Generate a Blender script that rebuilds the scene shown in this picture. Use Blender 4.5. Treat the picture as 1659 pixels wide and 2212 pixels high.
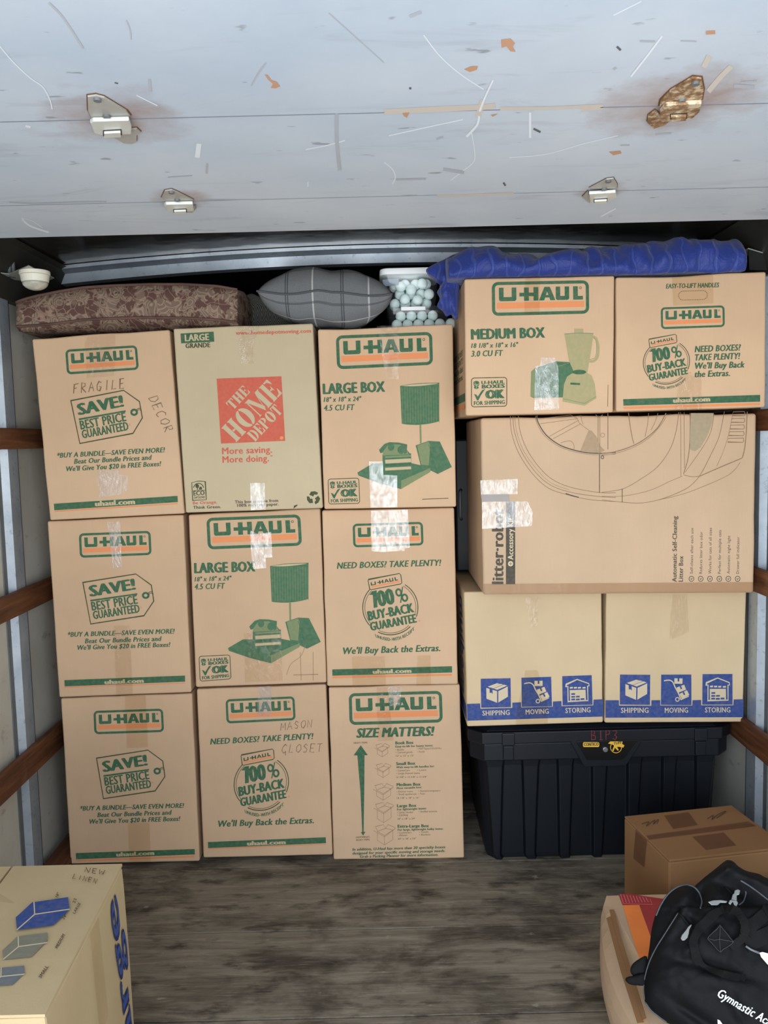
import bpy, bmesh, math, random
from mathutils import Vector, Matrix
from mathutils.bvhtree import BVHTree
from mathutils import noise as mnoise
random.seed(7)
for o in list(bpy.data.objects): bpy.data.objects.remove(o)
SC = bpy.context.scene
COL = SC.collection

# ------------------------------------------------------------------ camera
FPX, W, H = 1790.0, 1659.0, 2212.0
CAM = Vector((0.0, 0.0, 1.48))
PITCH, ROLL = math.radians(5.0), math.radians(1.4)
fw = Vector((0, math.cos(PITCH), -math.sin(PITCH)))
r0 = Vector((1, 0, 0)); u0 = Vector((0, math.sin(PITCH), math.cos(PITCH)))
rt = r0*math.cos(ROLL) - u0*math.sin(ROLL)
up = u0*math.cos(ROLL) + r0*math.sin(ROLL)
cd = bpy.data.cameras.new('camera'); cam = bpy.data.objects.new('camera', cd); COL.objects.link(cam)
cd.sensor_fit = 'VERTICAL'; cd.sensor_height = 32.0; cd.lens = 32.0*FPX/H
cd.clip_start = 0.02
m = Matrix((rt, up, -fw)).transposed().to_4x4(); m.translation = CAM
cam.matrix_world = m
SC.camera = cam

# ------------------------------------------------------------------ daylight + exposure
SC.view_settings.view_transform = 'Standard'
SC.view_settings.look = 'None'
SC.view_settings.gamma = 1.0
SC.view_settings.use_curve_mapping = False
SC.view_settings.exposure = 0.0
SKY, GROUND = 6.9, 6.7
wd = bpy.data.worlds.new('daylight'); SC.world = wd; wd.use_nodes = True
nt = wd.node_tree; nt.nodes.clear()
wo = nt.nodes.new('ShaderNodeOutputWorld'); bg = nt.nodes.new('ShaderNodeBackground')
tc = nt.nodes.new('ShaderNodeTexCoord'); sx = nt.nodes.new('ShaderNodeSeparateXYZ')
mr = nt.nodes.new('ShaderNodeMapRange'); mr.inputs[1].default_value = -1; mr.inputs[2].default_value = 1
rp = nt.nodes.new('ShaderNodeValToRGB')
el = rp.color_ramp.elements
el[0].position = 0.0; el[0].color = (GROUND*.98, GROUND*1.0, GROUND*1.02, 1)
el[1].position = 1.0; el[1].color = (SKY*.34, SKY*.40, SKY*.48, 1)
e = el.new(0.66); e.color = (SKY*.62, SKY*.70, SKY*.80, 1)
e = el.new(0.485); e.color = (GROUND*.95, GROUND*.99, GROUND*1.02, 1)
e = el.new(0.515); e.color = (SKY*.95, SKY*1.0, SKY*1.06, 1)
nt.links.new(tc.outputs['Generated'], sx.inputs[0]); nt.links.new(sx.outputs['Z'], mr.inputs[0])
nt.links.new(mr.outputs[0], rp.inputs[0]); ml = nt.nodes.new('ShaderNodeMath'); ml.operation = 'MULTIPLY_ADD'; ml.inputs[1].default_value = -.32; ml.inputs[2].default_value = 1.0   # daylight weighted to the left, added to brighten the right-hand boxes
nt.links.new(sx.outputs['X'], ml.inputs[0]); nt.links.new(ml.outputs[0], bg.inputs['Strength'])
nt.links.new(rp.outputs[0], bg.inputs[0]); nt.links.new(bg.outputs[0], wo.inputs[0])
pl = bpy.data.lights.new('opening_portal', 'AREA'); pl.shape = 'RECTANGLE'; pl.size = 2.5; pl.size_y = 2.05
pl.cycles.is_portal = True
po = bpy.data.objects.new('opening_portal', pl); COL.objects.link(po)
po.location = (0, -0.42, 1.0); po.rotation_euler = (math.radians(90), 0, math.radians(0))

# ------------------------------------------------------------------ rays, faces
def ray(px, py):
    return fw + rt*((px-W/2)/FPX) + up*((H/2-py)/FPX)
def at(px, py, X=None, Y=None, Z=None):
    d = ray(px, py)
    if Y is not None: t = (Y-CAM.y)/d.y
    elif Z is not None: t = (Z-CAM.z)/d.z
    else: t = (X-CAM.x)/d.x
    return CAM + d*t

class Face:
    """a flat side of something; points of the photograph are laid on it"""
    def __init__(s, p, n):
        s.p = Vector(p); s.n = Vector(n).normalized()
    def at(s, px, py, lift=0.0):
        d = ray(px, py); t = (s.p-CAM).dot(s.n)/d.dot(s.n)
        return CAM + d*t + s.n*lift
def faceY(Y): return Face((0, Y, 0), (0, -1, 0))

# ------------------------------------------------------------------ materials
MATS = {}
def srgb(c):
    if isinstance(c, str):
        c = [int(c[i:i+2], 16)/255 for i in (0, 2, 4)]
    else: c = [v/255 for v in c]
    return tuple(v/12.92 if v <= .04045 else ((v+.055)/1.055)**2.4 for v in c)
class NB:
    def __init__(s, name):
        s.m = bpy.data.materials.new(name); s.m.use_nodes = True; s.t = s.m.node_tree; s.t.nodes.clear()
        s.out = s.n('ShaderNodeOutputMaterial')
    def n(s, k, **kw):
        x = s.t.nodes.new(k)
        for a, b in kw.items(): setattr(x, a, b)
        return x
    def l(s, a, b): s.t.links.new(a, b)
    def val(s, sock, v):
        if hasattr(v, 'is_linked') or hasattr(v, 'links'): s.l(v, sock)
        else: sock.default_value = v
    def math(s, op, a, b=0.0, c=None, clamp=False):
        x = s.n('ShaderNodeMath', operation=op); x.use_clamp = clamp
        s.val(x.inputs[0], a); s.val(x.inputs[1], b)
        if c is not None: s.val(x.inputs[2], c)
        return x.outputs[0]
    def coord(s, scale=(1, 1, 1), kind='Object', rot=(0, 0, 0)):
        t = s.n('ShaderNodeTexCoord'); mp = s.n('ShaderNodeMapping')
        mp.inputs['Scale'].default_value = scale; mp.inputs['Rotation'].default_value = rot
        s.l(t.outputs[kind], mp.inputs[0]); return mp.outputs[0]
    def noise(s, vec, scale=5, detail=4, rough=.55, dist=0):
        x = s.n('ShaderNodeTexNoise'); s.l(vec, x.inputs['Vector'])
        x.inputs['Scale'].default_value = scale; x.inputs['Detail'].default_value = detail
        x.inputs['Roughness'].default_value = rough; x.inputs['Distortion'].default_value = dist
        return x.outputs[0]
    def ramp(s, f, stops):
        x = s.n('ShaderNodeValToRGB'); s.val(x.inputs[0], f); e = x.color_ramp.elements
        while len(e) > 1: e.remove(e[0])
        first = True
        for p, c in stops:
            c = (c, c, c) if isinstance(c, (int, float)) else c
            if first: e[0].position = p; e[0].color = (*c, 1); first = False
            else: q = e.new(p); q.color = (*c, 1)
        return x.outputs[0]
    def mix(s, f, a, b, mode='MIX'):
        x = s.n('ShaderNodeMix', data_type='RGBA', blend_type=mode)
        s.val(x.inputs[0], f)
        for k, v in ((6, a), (7, b)):
            if isinstance(v, tuple): v = (*v, 1) if len(v) == 3 else v
            s.val(x.inputs[k], v)
        return x.outputs[2]
    def bsdf(s, col, rough=.8, metal=0., spec=.3, bump=None, bstr=.3, bdist=.01, **kw):
        b = s.n('ShaderNodeBsdfPrincipled')
        if isinstance(col, tuple): col = (*col, 1)
        s.val(b.inputs['Base Color'], col); s.val(b.inputs['Roughness'], rough); s.val(b.inputs['Metallic'], metal)
        b.inputs['Specular IOR Level'].default_value = spec
        for k, v in kw.items(): s.val(b.inputs[k.replace('_', ' ')], v)
        if bump is not None:
            q = s.n('ShaderNodeBump'); q.inputs['Strength'].default_value = bstr; q.inputs['Distance'].default_value = bdist
            s.l(bump, q.inputs['Height']); s.l(q.outputs[0], b.inputs['Normal'])
        s.l(b.outputs[0], s.out.inputs[0]); return b

def plain(name, col, rough=.7, metal=0., spec=.3, var=.0, **kw):
    if name in MATS: return MATS[name]
    b = NB(name); c = srgb(col)
    if var:
        f = b.noise(b.coord(), 14, 4)
        cc = b.mix(b.ramp(f, [(.3, 0.), (.7, 1.)]), tuple(x*(1-var) for x in c), tuple(min(1, x*(1+var)) for x in c))
        b.bsdf(cc, rough, metal, spec, **kw)
    else: b.bsdf(c, rough, metal, spec, **kw)
    MATS[name] = b.m; return b.m
def cardboard(name, col, dark=.86):
    if name in MATS: return MATS[name]
    b = NB(name); c = srgb(col); v = b.coord()
    f1 = b.noise(v, 3.2, 3); f2 = b.noise(b.coord((60, 60, 500)), 1, 3); f3 = b.noise(b.coord((420, 420, 12)), 1, 2)
    base = b.mix(b.ramp(f1, [(.3, 0.), (.72, 1.)]), tuple(x*dark for x in c), c)
    base = b.mix(b.math('MULTIPLY', f2, .16), base, tuple(x*.72 for x in c))
    base = b.mix(b.math('MULTIPLY', b.ramp(f3, [(.45, 0.), (.75, 1.)]), .10), base, tuple(x*.78 for x in c))
    hh = b.math('ADD', b.math('MULTIPLY', b.noise(b.coord((1, 1, .5)), 5.5, 2), 1.0), b.math('MULTIPLY', f3, .05))
    b.bsdf(base, .82, 0, .22, bump=hh, bstr=.35, bdist=.012)
    MATS[name] = b.m; return b.m
KRAFT = cardboard('kraft_cardboard', (206, 173, 140))
KRAFT2 = cardboard('pinkish_kraft_cardboard', (210, 177, 144))
OLIVE = cardboard('olive_kraft_cardboard', (197, 180, 149))
CREAM = cardboard('cream_cardboard', (212, 189, 153))
TAN = cardboard('tan_cardboard', (203, 174, 144))
KBOX = cardboard('yellowish_cardboard', (194, 172, 134))
BROWN = cardboard('brown_cardboard', (152, 114, 78))
def ink(name, col, fade=.12, sc=90):
    if name in MATS: return MATS[name]
    b = NB(name); c = srgb(col)
    f = b.noise(b.coord(), sc, 3)
    cc = b.mix(b.ramp(f, [(.35, 0.), (.8, 1.)]), c, tuple(x*(1-fade)+fade*k for x, k in zip(c, srgb((200, 165, 130)))))
    b.bsdf(cc, .75, 0, .25); MATS[name] = b.m; return b.m
GREEN = ink('green_ink', (50, 96, 70)); GREEN2 = ink('light_green_ink', (118, 134, 96)); GREEN3 = ink('mid_green_ink', (66, 108, 80))
GREEN4 = ink('pale_green_ink', (158, 152, 112), .3)
DKG = ink('dark_green_ink', (62, 74, 48))
ORANGE = ink('orange_ink', (222, 138, 88), .25); RED = ink('red_ink', (194, 92, 74)); BLACKI = ink('black_ink', (62, 58, 50)); GREYI = ink('grey_line_ink', (128, 104, 80), .25)
BLUEI = ink('blue_ink', (44, 72, 134)); BLUEG = ink('grey_blue_ink', (104, 112, 118)); BLUEG2 = ink('faded_grey_ink', (122, 122, 108)); PEN = ink('marker_pen', (112, 92, 70), .2)
PENDK = ink('dark_marker_pen', (66, 54, 42), .1); REDPEN = ink('red_marker_pen', (120, 40, 48), .1)
BADGE = ink('charcoal_ink', (72, 70, 64)); YELLOW = plain('yellow_sticker', (226, 178, 62), .5)
KNOCK = ink('bare_kraft', (190, 172, 138)); KNOCKB = ink('bare_cream', (205, 190, 160)); WHITEI = plain('white_thread', (228, 230, 232), .8)

def tape_mat(name, lo, hi, tint, rough=.12, sc=26, milky=0.0, bst=.5):
    b = NB(name)
    v = b.coord((1, 1, .55))
    f = b.noise(v, sc, 6, .6, .6)
    h = b.noise(v, sc*2.2, 4, .6, .8)
    tr = b.n('ShaderNodeBsdfTransparent'); tr.inputs[0].default_value = (*tint, 1)
    gl = b.n('ShaderNodeBsdfGlossy'); gl.inputs['Roughness'].default_value = rough
    bp = b.n('ShaderNodeBump'); bp.inputs['Strength'].default_value = bst; bp.inputs['Distance'].default_value = .004
    b.l(h, bp.inputs['Height']); b.l(bp.outputs[0], gl.inputs['Normal'])
    fac = b.n('ShaderNodeMapRange'); b.l(f, fac.inputs[0])
    fac.inputs[1].default_value = .35; fac.inputs[2].default_value = .62; fac.inputs[3].default_value = lo; fac.inputs[4].default_value = hi
    mx = b.n('ShaderNodeMixShader'); b.l(fac.outputs[0], mx.inputs[0]); b.l(tr.outputs[0], mx.inputs[1]); b.l(gl.outputs[0], mx.inputs[2])
    last = mx.outputs[0]
    if milky:
        df = b.n('ShaderNodeBsdfDiffuse'); df.inputs[0].default_value = (.8, .8, .8, 1)
        m2 = b.n('ShaderNodeMixShader'); m2.inputs[0].default_value = milky
        b.l(last, m2.inputs[1]); b.l(df.outputs[0], m2.inputs[2]); last = m2.outputs[0]
    b.l(last, b.out.inputs[0]); MATS[name] = b.m; return b.m
TAPE = tape_mat('clear_packing_tape', .008, .05, (.95, .93, .9), .10, 30, 0.0, .6)
TAPEW = tape_mat('glare_white_wrinkled_tape', .05, .17, (.96, .96, .96), .16, 60, .10, .35)  # wrinkled tape whitened with diffuse colour to paint in its sky glare
TAPED = tape_mat('amber_packing_tape', .004, .018, (.94, .91, .86), .12, 24, 0, .4)

# ------------------------------------------------------------------ mesh helpers
def link(o): COL.objects.link(o); return o
def mesh_obj(name, verts, faces, mats, parent=None, org=None, fm=None, smooth=False):
    if not isinstance(mats, (list, tuple)): mats = [mats]
    org = Vector(org) if org is not None else Vector((0, 0, 0))
    me = bpy.data.meshes.new(name); me.from_pydata([tuple(Vector(v)-org) for v in verts], [], faces)
    for x in mats: me.materials.append(x)
    if fm:
        for p, k in zip(me.polygons, fm): p.material_index = k
    if smooth:
        for p in me.polygons: p.use_smooth = True
    me.update()
    o = bpy.data.objects.new(name, me); link(o)
    if parent is not None: o.parent = parent
    else: o.location = org
    return o
def tag(o, label=None, cat=None, group=None, kind=None):
    if label: o['label'] = label
    if cat: o['category'] = cat
    if group: o['group'] = group
    if kind: o['kind'] = kind
    return o
class Thing:
    def __init__(s, name, label, cat, loc, group=None):
        s.o = bpy.data.objects.new(name, None); link(s.o); s.o.empty_display_size = .05
        s.loc = Vector(loc); s.o.location = s.loc; tag(s.o, label, cat, group)
    def add(s, name, mb, smooth=False, label=None, parent=None, bevel=0, seg=2, subsurf=0):
        o = mesh_obj(name, mb.v, mb.f, mb.mats, parent or s.o, s.loc, mb.m, smooth)
        finish(o, bevel, seg, subsurf)
        if label: o['label'] = label
        return o
def finish(o, bevel=0, seg=2, subsurf=0):
    if bevel:
        b = o.modifiers.new('bevel', 'BEVEL'); b.width = bevel; b.segments = seg; b.limit_method = 'ANGLE'; b.angle_limit = math.radians(40)
        b.harden_normals = False
    if subsurf:
        b = o.modifiers.new('sub', 'SUBSURF'); b.levels = subsurf; b.render_levels = subsurf
def struct(name, mb, smooth=False, bevel=0, parent=None):
    o = mesh_obj(name, mb.v, mb.f, mb.mats, parent, (0, 0, 0), mb.m, smooth); finish(o, bevel)
    if parent is None: o['kind'] = 'structure'
    return o
class MB:
    def __init__(s, *mats): s.v = []; s.f = []; s.m = []; s.mats = list(mats)
    def mi(s, mat):
        if mat is None: return 0
        if mat not in s.mats: s.mats.append(mat)
        return s.mats.index(mat)
    def poly(s, pts, mat=None):
        k = len(s.v); s.v += [Vector(p) for p in pts]; s.f.append(tuple(range(k, k+len(pts)))); s.m.append(s.mi(mat))
    def raw(s, verts, faces, mat=None):
        k = len(s.v); s.v += [Vector(p) for p in verts]; i = s.mi(mat)
        for f in faces: s.f.append(tuple(k+j for j in f)); s.m.append(i)
    def hexa(s, a, b, mat=None):
        """a, b: two quads (matching corner order) joined to a solid"""
        v = list(a)+list(b)
        s.raw(v, [(0, 1, 2, 3), (7, 6, 5, 4), (0, 4, 5, 1), (1, 5, 6, 2), (2, 6, 7, 3), (3, 7, 4, 0)], mat)
    def box(s, lo, hi, mat=None):
        (x0, y0, z0), (x1, y1, z1) = lo, hi
        s.hexa([(x0, y0, z0), (x1, y0, z0), (x1, y0, z1), (x0, y0, z1)], [(x0, y1, z0), (x1, y1, z0), (x1, y1, z1), (x0, y1, z1)], mat)
    def prism(s, a, b, mat=None):
        n = len(a)
        s.raw(list(a)+list(b), [tuple(range(n)), tuple(range(2*n-1, n-1, -1))]+[(i, i+n, (i+1) % n+n, (i+1) % n) for i in range(n)], mat)
    def tube(s, pts, r, mat=None, n=8, closed=False):
        pts = [Vector(p) for p in pts]; vs = []; fs = []
        N = len(pts)
        prev = None
        for i, p in enumerate(pts):
            a = pts[(i-1) % N] if (closed or i > 0) else p; c = pts[(i+1) % N] if (closed or i < N-1) else p
            t = (c-a)
            t = t.normalized() if t.length > 1e-9 else Vector((0, 0, 1))
            if prev is None:
                nn = t.orthogonal().normalized()
            else:
                nn = prev - t*prev.dot(t); nn = nn.normalized() if nn.length > 1e-6 else t.orthogonal().normalized()
            prev = nn; bb = t.cross(nn); rr = r[i] if isinstance(r, (list, tuple)) else r
            for k in range(n):
                a2 = 2*math.pi*k/n; vs.append(p+nn*math.cos(a2)*rr+bb*math.sin(a2)*rr)
        for i in range(N if closed else N-1):
            for k in range(n):
                j = (i+1) % N
                fs.append((i*n+k, i*n+(k+1) % n, j*n+(k+1) % n, j*n+k))
        if not closed:
            fs.append(tuple(range(n-1, -1, -1))); fs.append(tuple((N-1)*n+k for k in range(n)))
        s.raw(vs, fs, mat)
    def cyl(s, c, axis, r, h, mat=None, n=20, r2=None):
        axis = Vector(axis).normalized(); c = Vector(c); r2 = r if r2 is None else r2
        a = axis.orthogonal().normalized(); b = axis.cross(a)
        A = [c+(a*math.cos(2*math.pi*k/n)+b*math.sin(2*math.pi*k/n))*r for k in range(n)]
        B = [c+axis*h+(a*math.cos(2*math.pi*k/n)+b*math.sin(2*math.pi*k/n))*r2 for k in range(n)]
        s.prism(A, B, mat)

# ---- lettering: outlines of Blender's built-in face, scaled to the lettering on the box
TC = {}
def glyphs(txt, bold, shear, res=2): return glyph0(txt, min(bold, .012), shear, res)
def glyph_layers(txt, bold, shear, res=2):
    """heavier strokes: the outline repeated a little to either side"""
    b0 = 0.0; dx = max(0.0, bold*1.5-b0); vs, fs = glyph0(txt, b0, shear, res)
    if dx < .004: return [(vs, fs)]
    d = dx/glyph_w[(txt, b0, shear, res)]
    return [([((x+ox+d)/(1+2*d), y+oy) for x, y in vs], fs) for ox, oy in ((-d, 0), (d, 0), (0, dx*.4), (d*.3, -dx*.2))]
glyph_w = {}
def glyph0(txt, bold, shear, res=2):
    key = (txt, bold, shear, res)
    if key in TC: return TC[key]
    c = bpy.data.curves.new('lettering', 'FONT'); c.body = txt; c.offset = bold; c.shear = shear; c.resolution_u = res
    c.space_character = 1.06
    o = bpy.data.objects.new('lettering', c); link(o)
    dg = bpy.context.evaluated_depsgraph_get(); me = bpy.data.meshes.new_from_object(o.evaluated_get(dg))
    vs = [(v.co.x, v.co.y) for v in me.vertices]; fs = [tuple(p.vertices) for p in me.polygons]
    bpy.data.objects.remove(o); bpy.data.curves.remove(c); bpy.data.meshes.remove(me)
    x0 = min(v[0] for v in vs); x1 = max(v[0] for v in vs); cap = .655
    vs = [((x-x0)/(x1-x0), (y+bold*.0)/cap) for x, y in vs]
    glyph_w[key] = x1-x0; TC[key] = (vs, fs); return TC[key]
STROKES = {  # single-stroke hand lettering
 'A': [[(0, 0), (.45, 1), (.9, 0)], [(.2, .4), (.75, .4)]], 'B': [[(.1, 0), (.1, 1), (.6, .95), (.65, .65), (.1, .5), (.8, .4), (.75, .05), (.1, 0)]],
 'C': [[(.8, .85), (.5, 1), (.1, .7), (.05, .3), (.35, 0), (.8, .1)]], 'D': [[(.1, 0), (.15, 1), (.6, .9), (.85, .5), (.6, .1), (.1, 0)]],
 'E': [[(.8, 1), (.1, 1), (.1, 0), (.8, 0)], [(.1, .5), (.65, .5)]], 'F': [[(.8, 1), (.1, .95), (.05, 0)], [(.08, .5), (.6, .55)]],
 'G': [[(.8, .85), (.45, 1), (.1, .6), (.2, .1), (.6, 0), (.8, .4), (.5, .42)]], 'I': [[(.5, 1), (.45, 0)]], 'L': [[(.15, 1), (.1, 0), (.8, .05)]],
 'M': [[(.05, 0), (.15, 1), (.5, .3), (.85, 1), (.9, 0)]], 'N': [[(.05, 0), (.1, 1), (.75, 0), (.85, 1)]], 'O': [[(.5, 1), (.1, .7), (.15, .15), (.55, 0), (.9, .4), (.8, .9), (.5, 1)]],
 'P': [[(.1, 0), (.15, 1), (.75, .9), (.75, .6), (.15, .5)]], 'R': [[(.1, 0), (.1, 1), (.7, .9), (.65, .6), (.1, .5), (.8, 0)]],
 'S': [[(.8, .85), (.4, 1), (.15, .75), (.75, .35), (.6, .02), (.1, .1)]], 'T': [[(0, 1), (.95, 1)], [(.48, 1), (.45, 0)]], 'W': [[(.0, 1), (.25, 0), (.5, .7), (.75, 0), (1, 1)]],
 '1': [[(.3, .85), (.5, 1), (.5, 0)], [(.2, 0), (.8, 0)]], '3': [[(.1, .9), (.6, 1), (.8, .75), (.4, .5), (.85, .3), (.55, 0), (.1, .1)]],
 '2': [[(.1, .8), (.5, 1), (.8, .7), (.1, 0), (.85, .05)]], '5': [[(.8, 1), (.2, 1), (.15, .55), (.7, .5), (.75, .1), (.1, .05)]], 'K': [[(.1, 0), (.1, 1)], [(.8, 1), (.15, .45), (.85, 0)]]}

class Art:
    """print laid on one flat side; coordinates are photograph points, or local ones through .fn"""
    def __init__(s, face, lift=.0007):
        s.face = face; s.lift = lift; s.mb = MB(); s.fn = lambda x, y: (x, y)
    def P(s, x, y, k=0.0):
        px, py = s.fn(x, y); return s.face.at(px, py, s.lift+k)
    def frame(s, fn): s.fn = fn; return s
    def zoom(s, ox, oy, sc): s.fn = lambda x, y: (ox+x/sc, oy+y/sc); return s
    def poly(s, pts, mat, k=0): s.mb.poly([s.P(x, y, k+(len(s.mb.f) % 60)*3e-6) for x, y in pts], mat); return s
    def line(s, pts, w, mat, k=0, closed=False):
        pts = [Vector((x, y)) for x, y in pts]; n = len(pts); L = []; R = []
        for i in range(n):
            a = pts[i-1] if (i > 0 or closed) else pts[i]; b = pts[(i+1) % n] if (i < n-1 or closed) else pts[i]
            t = b-a
            if t.length < 1e-9: t = Vector((1, 0))
            t.normalize(); q = Vector((-t.y, t.x))
            if 0 < i < n-1 or closed:
                d1 = (pts[i]-a); d1 = d1.normalized() if d1.length > 1e-9 else t
                c = max(.5, abs(d1.dot(t))); sc = 1/c
            else: sc = 1
            L.append(pts[i]+q*w/2*sc); R.append(pts[i]-q*w/2*sc)
        for i in range(n if closed else n-1):
            j = (i+1) % n
            s.poly([L[i], L[j], R[j], R[i]], mat, k)
        return s
    def text(s, t, p0, p1, h, mat, bold=.02, it=0.0, k=0.0, curve=None):
        a = Vector(p0); b = Vector(p1); d = b-a; u = d.normalized(); nrm = Vector((u.y, -u.x))
        for q, (vs, fs) in enumerate(glyph_layers(t, bold, it)):
            out = []
            for x, y in vs:
                p = a+d*x+nrm*(y*h)
                if curve:
                    p = p - nrm*(curve*(1-(2*x-1)**2))
                out.append(s.P(p.x, p.y, k+q*.00006))
            s.mb.raw(out, fs, mat)
        return s
    def hand(s, t, p0, p1, h, w, mat, slant=.15):
        a = Vector(p0); b = Vector(p1); d = b-a; u = d.normalized(); nrm = Vector((u.y, -u.x)); n = len(t); cw = d.length/n
        for i, ch in enumerate(t):
            if ch not in STROKES: continue
            for st in STROKES[ch]:
                jit = lambda: random.uniform(-.04, .04)
                s.line([tuple(a+u*(cw*(i+.08+.8*(x+jit())))+nrm*h*(y+jit())+u*(y*h*slant)) for x, y in st], w, mat)
        return s
    def rrect(s, x0, y0, x1, y1, r, w, mat, k=0, n=5):
        def ring(x0, y0, x1, y1, r):
            o = []
            for cx, cy, a0 in ((x1-r, y0+r, -90), (x1-r, y1-r, 0), (x0+r, y1-r, 90), (x0+r, y0+r, 180)):
                for i in range(n+1):
                    a = math.radians(a0+90*i/n); o.append((cx+r*math.cos(a), cy+r*math.sin(a)))
            return o
        A = ring(x0, y0, x1, y1, r); B = ring(x0+w, y0+w, x1-w, y1-w, max(r-w, .5))
        for i in range(len(A)):
            j = (i+1) % len(A); s.poly([A[i], A[j], B[j], B[i]], mat, k)
        return s
    def fill_rr(s, x0, y0, x1, y1, r, mat, k=0, n=4):
        o = []
        for cx, cy, a0 in ((x1-r, y0+r, -90), (x1-r, y1-r, 0), (x0+r, y1-r, 90), (x0+r, y0+r, 180)):
            for i in range(n+1):
                a = math.radians(a0+90*i/n); o.append((cx+r*math.cos(a), cy+r*math.sin(a)))
        return s.poly(o, mat, k)
    def ell(s, cx, cy, rx, ry, mat, k=0, n=20): return s.poly([(cx+rx*math.cos(2*math.pi*i/n), cy+ry*math.sin(2*math.pi*i/n)) for i in range(n)], mat, k)
    def arc(s, cx, cy, rx, ry, a0, a1, w, mat, n=40, k=0, rot=0):
        c, q = math.cos(math.radians(rot)), math.sin(math.radians(rot)); pts = []
        for i in range(n+1):
            a = math.radians(a0+(a1-a0)*i/n); x = rx*math.cos(a); y = ry*math.sin(a); pts.append((cx+x*c-y*q, cy+x*q+y*c))
        return s.line(pts, w, mat, k)
    def put(s, thing, name, label=None, parent=None):
        return thing.add(name, s.mb, label=label, parent=parent)
def quadmap(w, h, tl, tr, br, bl):
    """local rectangle w x h -> four photograph points"""
    tl, tr, br, bl = map(Vector, (tl, tr, br, bl))
    def f(x, y):
        u, v = x/w, y/h; p = (tl*(1-u)+tr*u)*(1-v)+(bl*(1-u)+br*u)*v; return p.x, p.y
    return f
def affine(src, dst):
    """three local points -> three photograph points"""
    (a, b, c), (A, B, C) = src, dst
    a, b, c, A, B, C = map(Vector, (a, b, c, A, B, C)); e1 = b-a; e2 = c-a; det = e1.x*e2.y-e1.y*e2.x
    def f(x, y):
        d = Vector((x, y))-a; s_ = (d.x*e2.y-d.y*e2.x)/det; t = (e1.x*d.y-e1.y*d.x)/det
        p = A+(B-A)*s_+(C-A)*t; return p.x, p.y
    return f
def Z(ox, oy, sc, *pts): return [(ox+x/sc, oy+y/sc) for x, y in pts]

# ------------------------------------------------------------------ the truck body
XW = 1.245; Y0, Y1 = -0.4, 5.0; ZC = 2.17
b = NB('worn_plywood_floor'); v = b.coord((2.2, 26, 1)); g = b.noise(v, 1.6, 8, .68, .5); big = b.noise(b.coord((1, 2.0, 1)), 2.6, 6, .65, .3); fine = b.noise(b.coord((14, 170, 1)), 1, 4)
spot = b.noise(b.coord((3, 7, 1)), 2.4, 5, .6)
c = b.ramp(g, [(.25, srgb((100, 92, 81))), (.5, srgb((128, 119, 105))), (.75, srgb((156, 147, 130)))])
c = b.mix(b.math('MULTIPLY', b.ramp(big, [(.38, 1.), (.54, 0.)]), .8), c, srgb((60, 52, 45)))
c = b.mix(b.math('MULTIPLY', b.ramp(spot, [(.54, 0.), (.68, 1.)]), .75), c, srgb((46, 38, 33)))
c = b.mix(b.math('MULTIPLY', b.ramp(fine, [(.55, 0.), (.75, 1.)]), .45), c, srgb((165, 158, 144)))
c = b.mix(b.math('MULTIPLY', b.ramp(b.noise(b.coord((9, 16, 1)), 2, 4), [(.68, 0.), (.74, 1.)]), .5), c, srgb((172, 168, 156)))
b.bsdf(c, .8, 0, .2, bump=g, bstr=.35, bdist=.004); FLOORM = b.m
fl = MB(FLOORM)
ys = [Y0, .15, .52, .89, 1.26, 1.63, 2.0, 2.335, 2.72, 3.1, 3.5, 3.9, Y1]
ysm = [at(830, 2006, Z=0).y]
ys = sorted([ysm[0]+k*.385 for k in range(-8, 7)]); ys = [y for y in ys if Y0 < y < Y1]; ys = [Y0]+ys+[Y1]
for a, c2 in zip(ys[:-1], ys[1:]): fl.box((-XW-.028, a+.0022, -.03), (XW+.028, c2-.0022, 0))
fl.box((-XW-.03, Y0, -.06), (XW+.03, Y1+.03, -.031), plain('seam_dark', (30, 26, 24)))
struct('floor', fl, bevel=.0015)

b = NB('fibreglass_wall'); v = b.coord(); f = b.noise(v, 2.4, 5, .6); f2 = b.noise(b.coord((1, 5, 40)), 1, 3)
c = b.mix(b.ramp(f, [(.3, 0.), (.75, 1.)]), srgb((188, 184, 170)), srgb((214, 212, 204)))
c = b.mix(b.math('MULTIPLY', b.ramp(b.noise(b.coord((1, 4, 9)), 3, 4), [(.62, 0.), (.7, 1.)]), .35), c, srgb((120, 112, 98)))
b.bsdf(c, .55, 0, .35, bump=b.noise(b.coord(), 120, 2), bstr=.06); WALLM = b.m
GALV = None
b = NB('galvanised_steel'); f = b.noise(b.coord(), 7, 5, .6); f2 = b.noise(b.coord(), 60, 3)
c = b.mix(b.ramp(f, [(.3, 0.), (.7, 1.)]), srgb((166, 178, 190)), srgb((200, 210, 220)))
c = b.mix(b.math('MULTIPLY', b.ramp(f2, [(.6, 0.), (.7, 1.)]), .4), c, srgb((110, 118, 125)))
b.bsdf(c, .42, .55, .5); GALV = b.m
DGREY = plain('dull_grey_steel', (112, 116, 118), .5, .35, var=.15)
DARKRAIL = plain('dark_roof_rail', (74, 72, 66), .45, .5, var=.15)
for sgn, nm in ((-1, 'left'), (1, 'right')):
    w = MB(WALLM); w.box((min(sgn*XW, sgn*(XW+.03)), Y0, -.03), (max(sgn*XW, sgn*(XW+.03)), Y1, 2.2)); struct('wall_'+nm, w)
w = MB(plain('shade_toned_front_wall', (44, 46, 46), .8)); w.box((-XW, Y1, 0), (XW, Y1+.03, 2.2)); struct('wall_front', w)  # dark colour stands in for the shadowed interior behind the boxes
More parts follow.
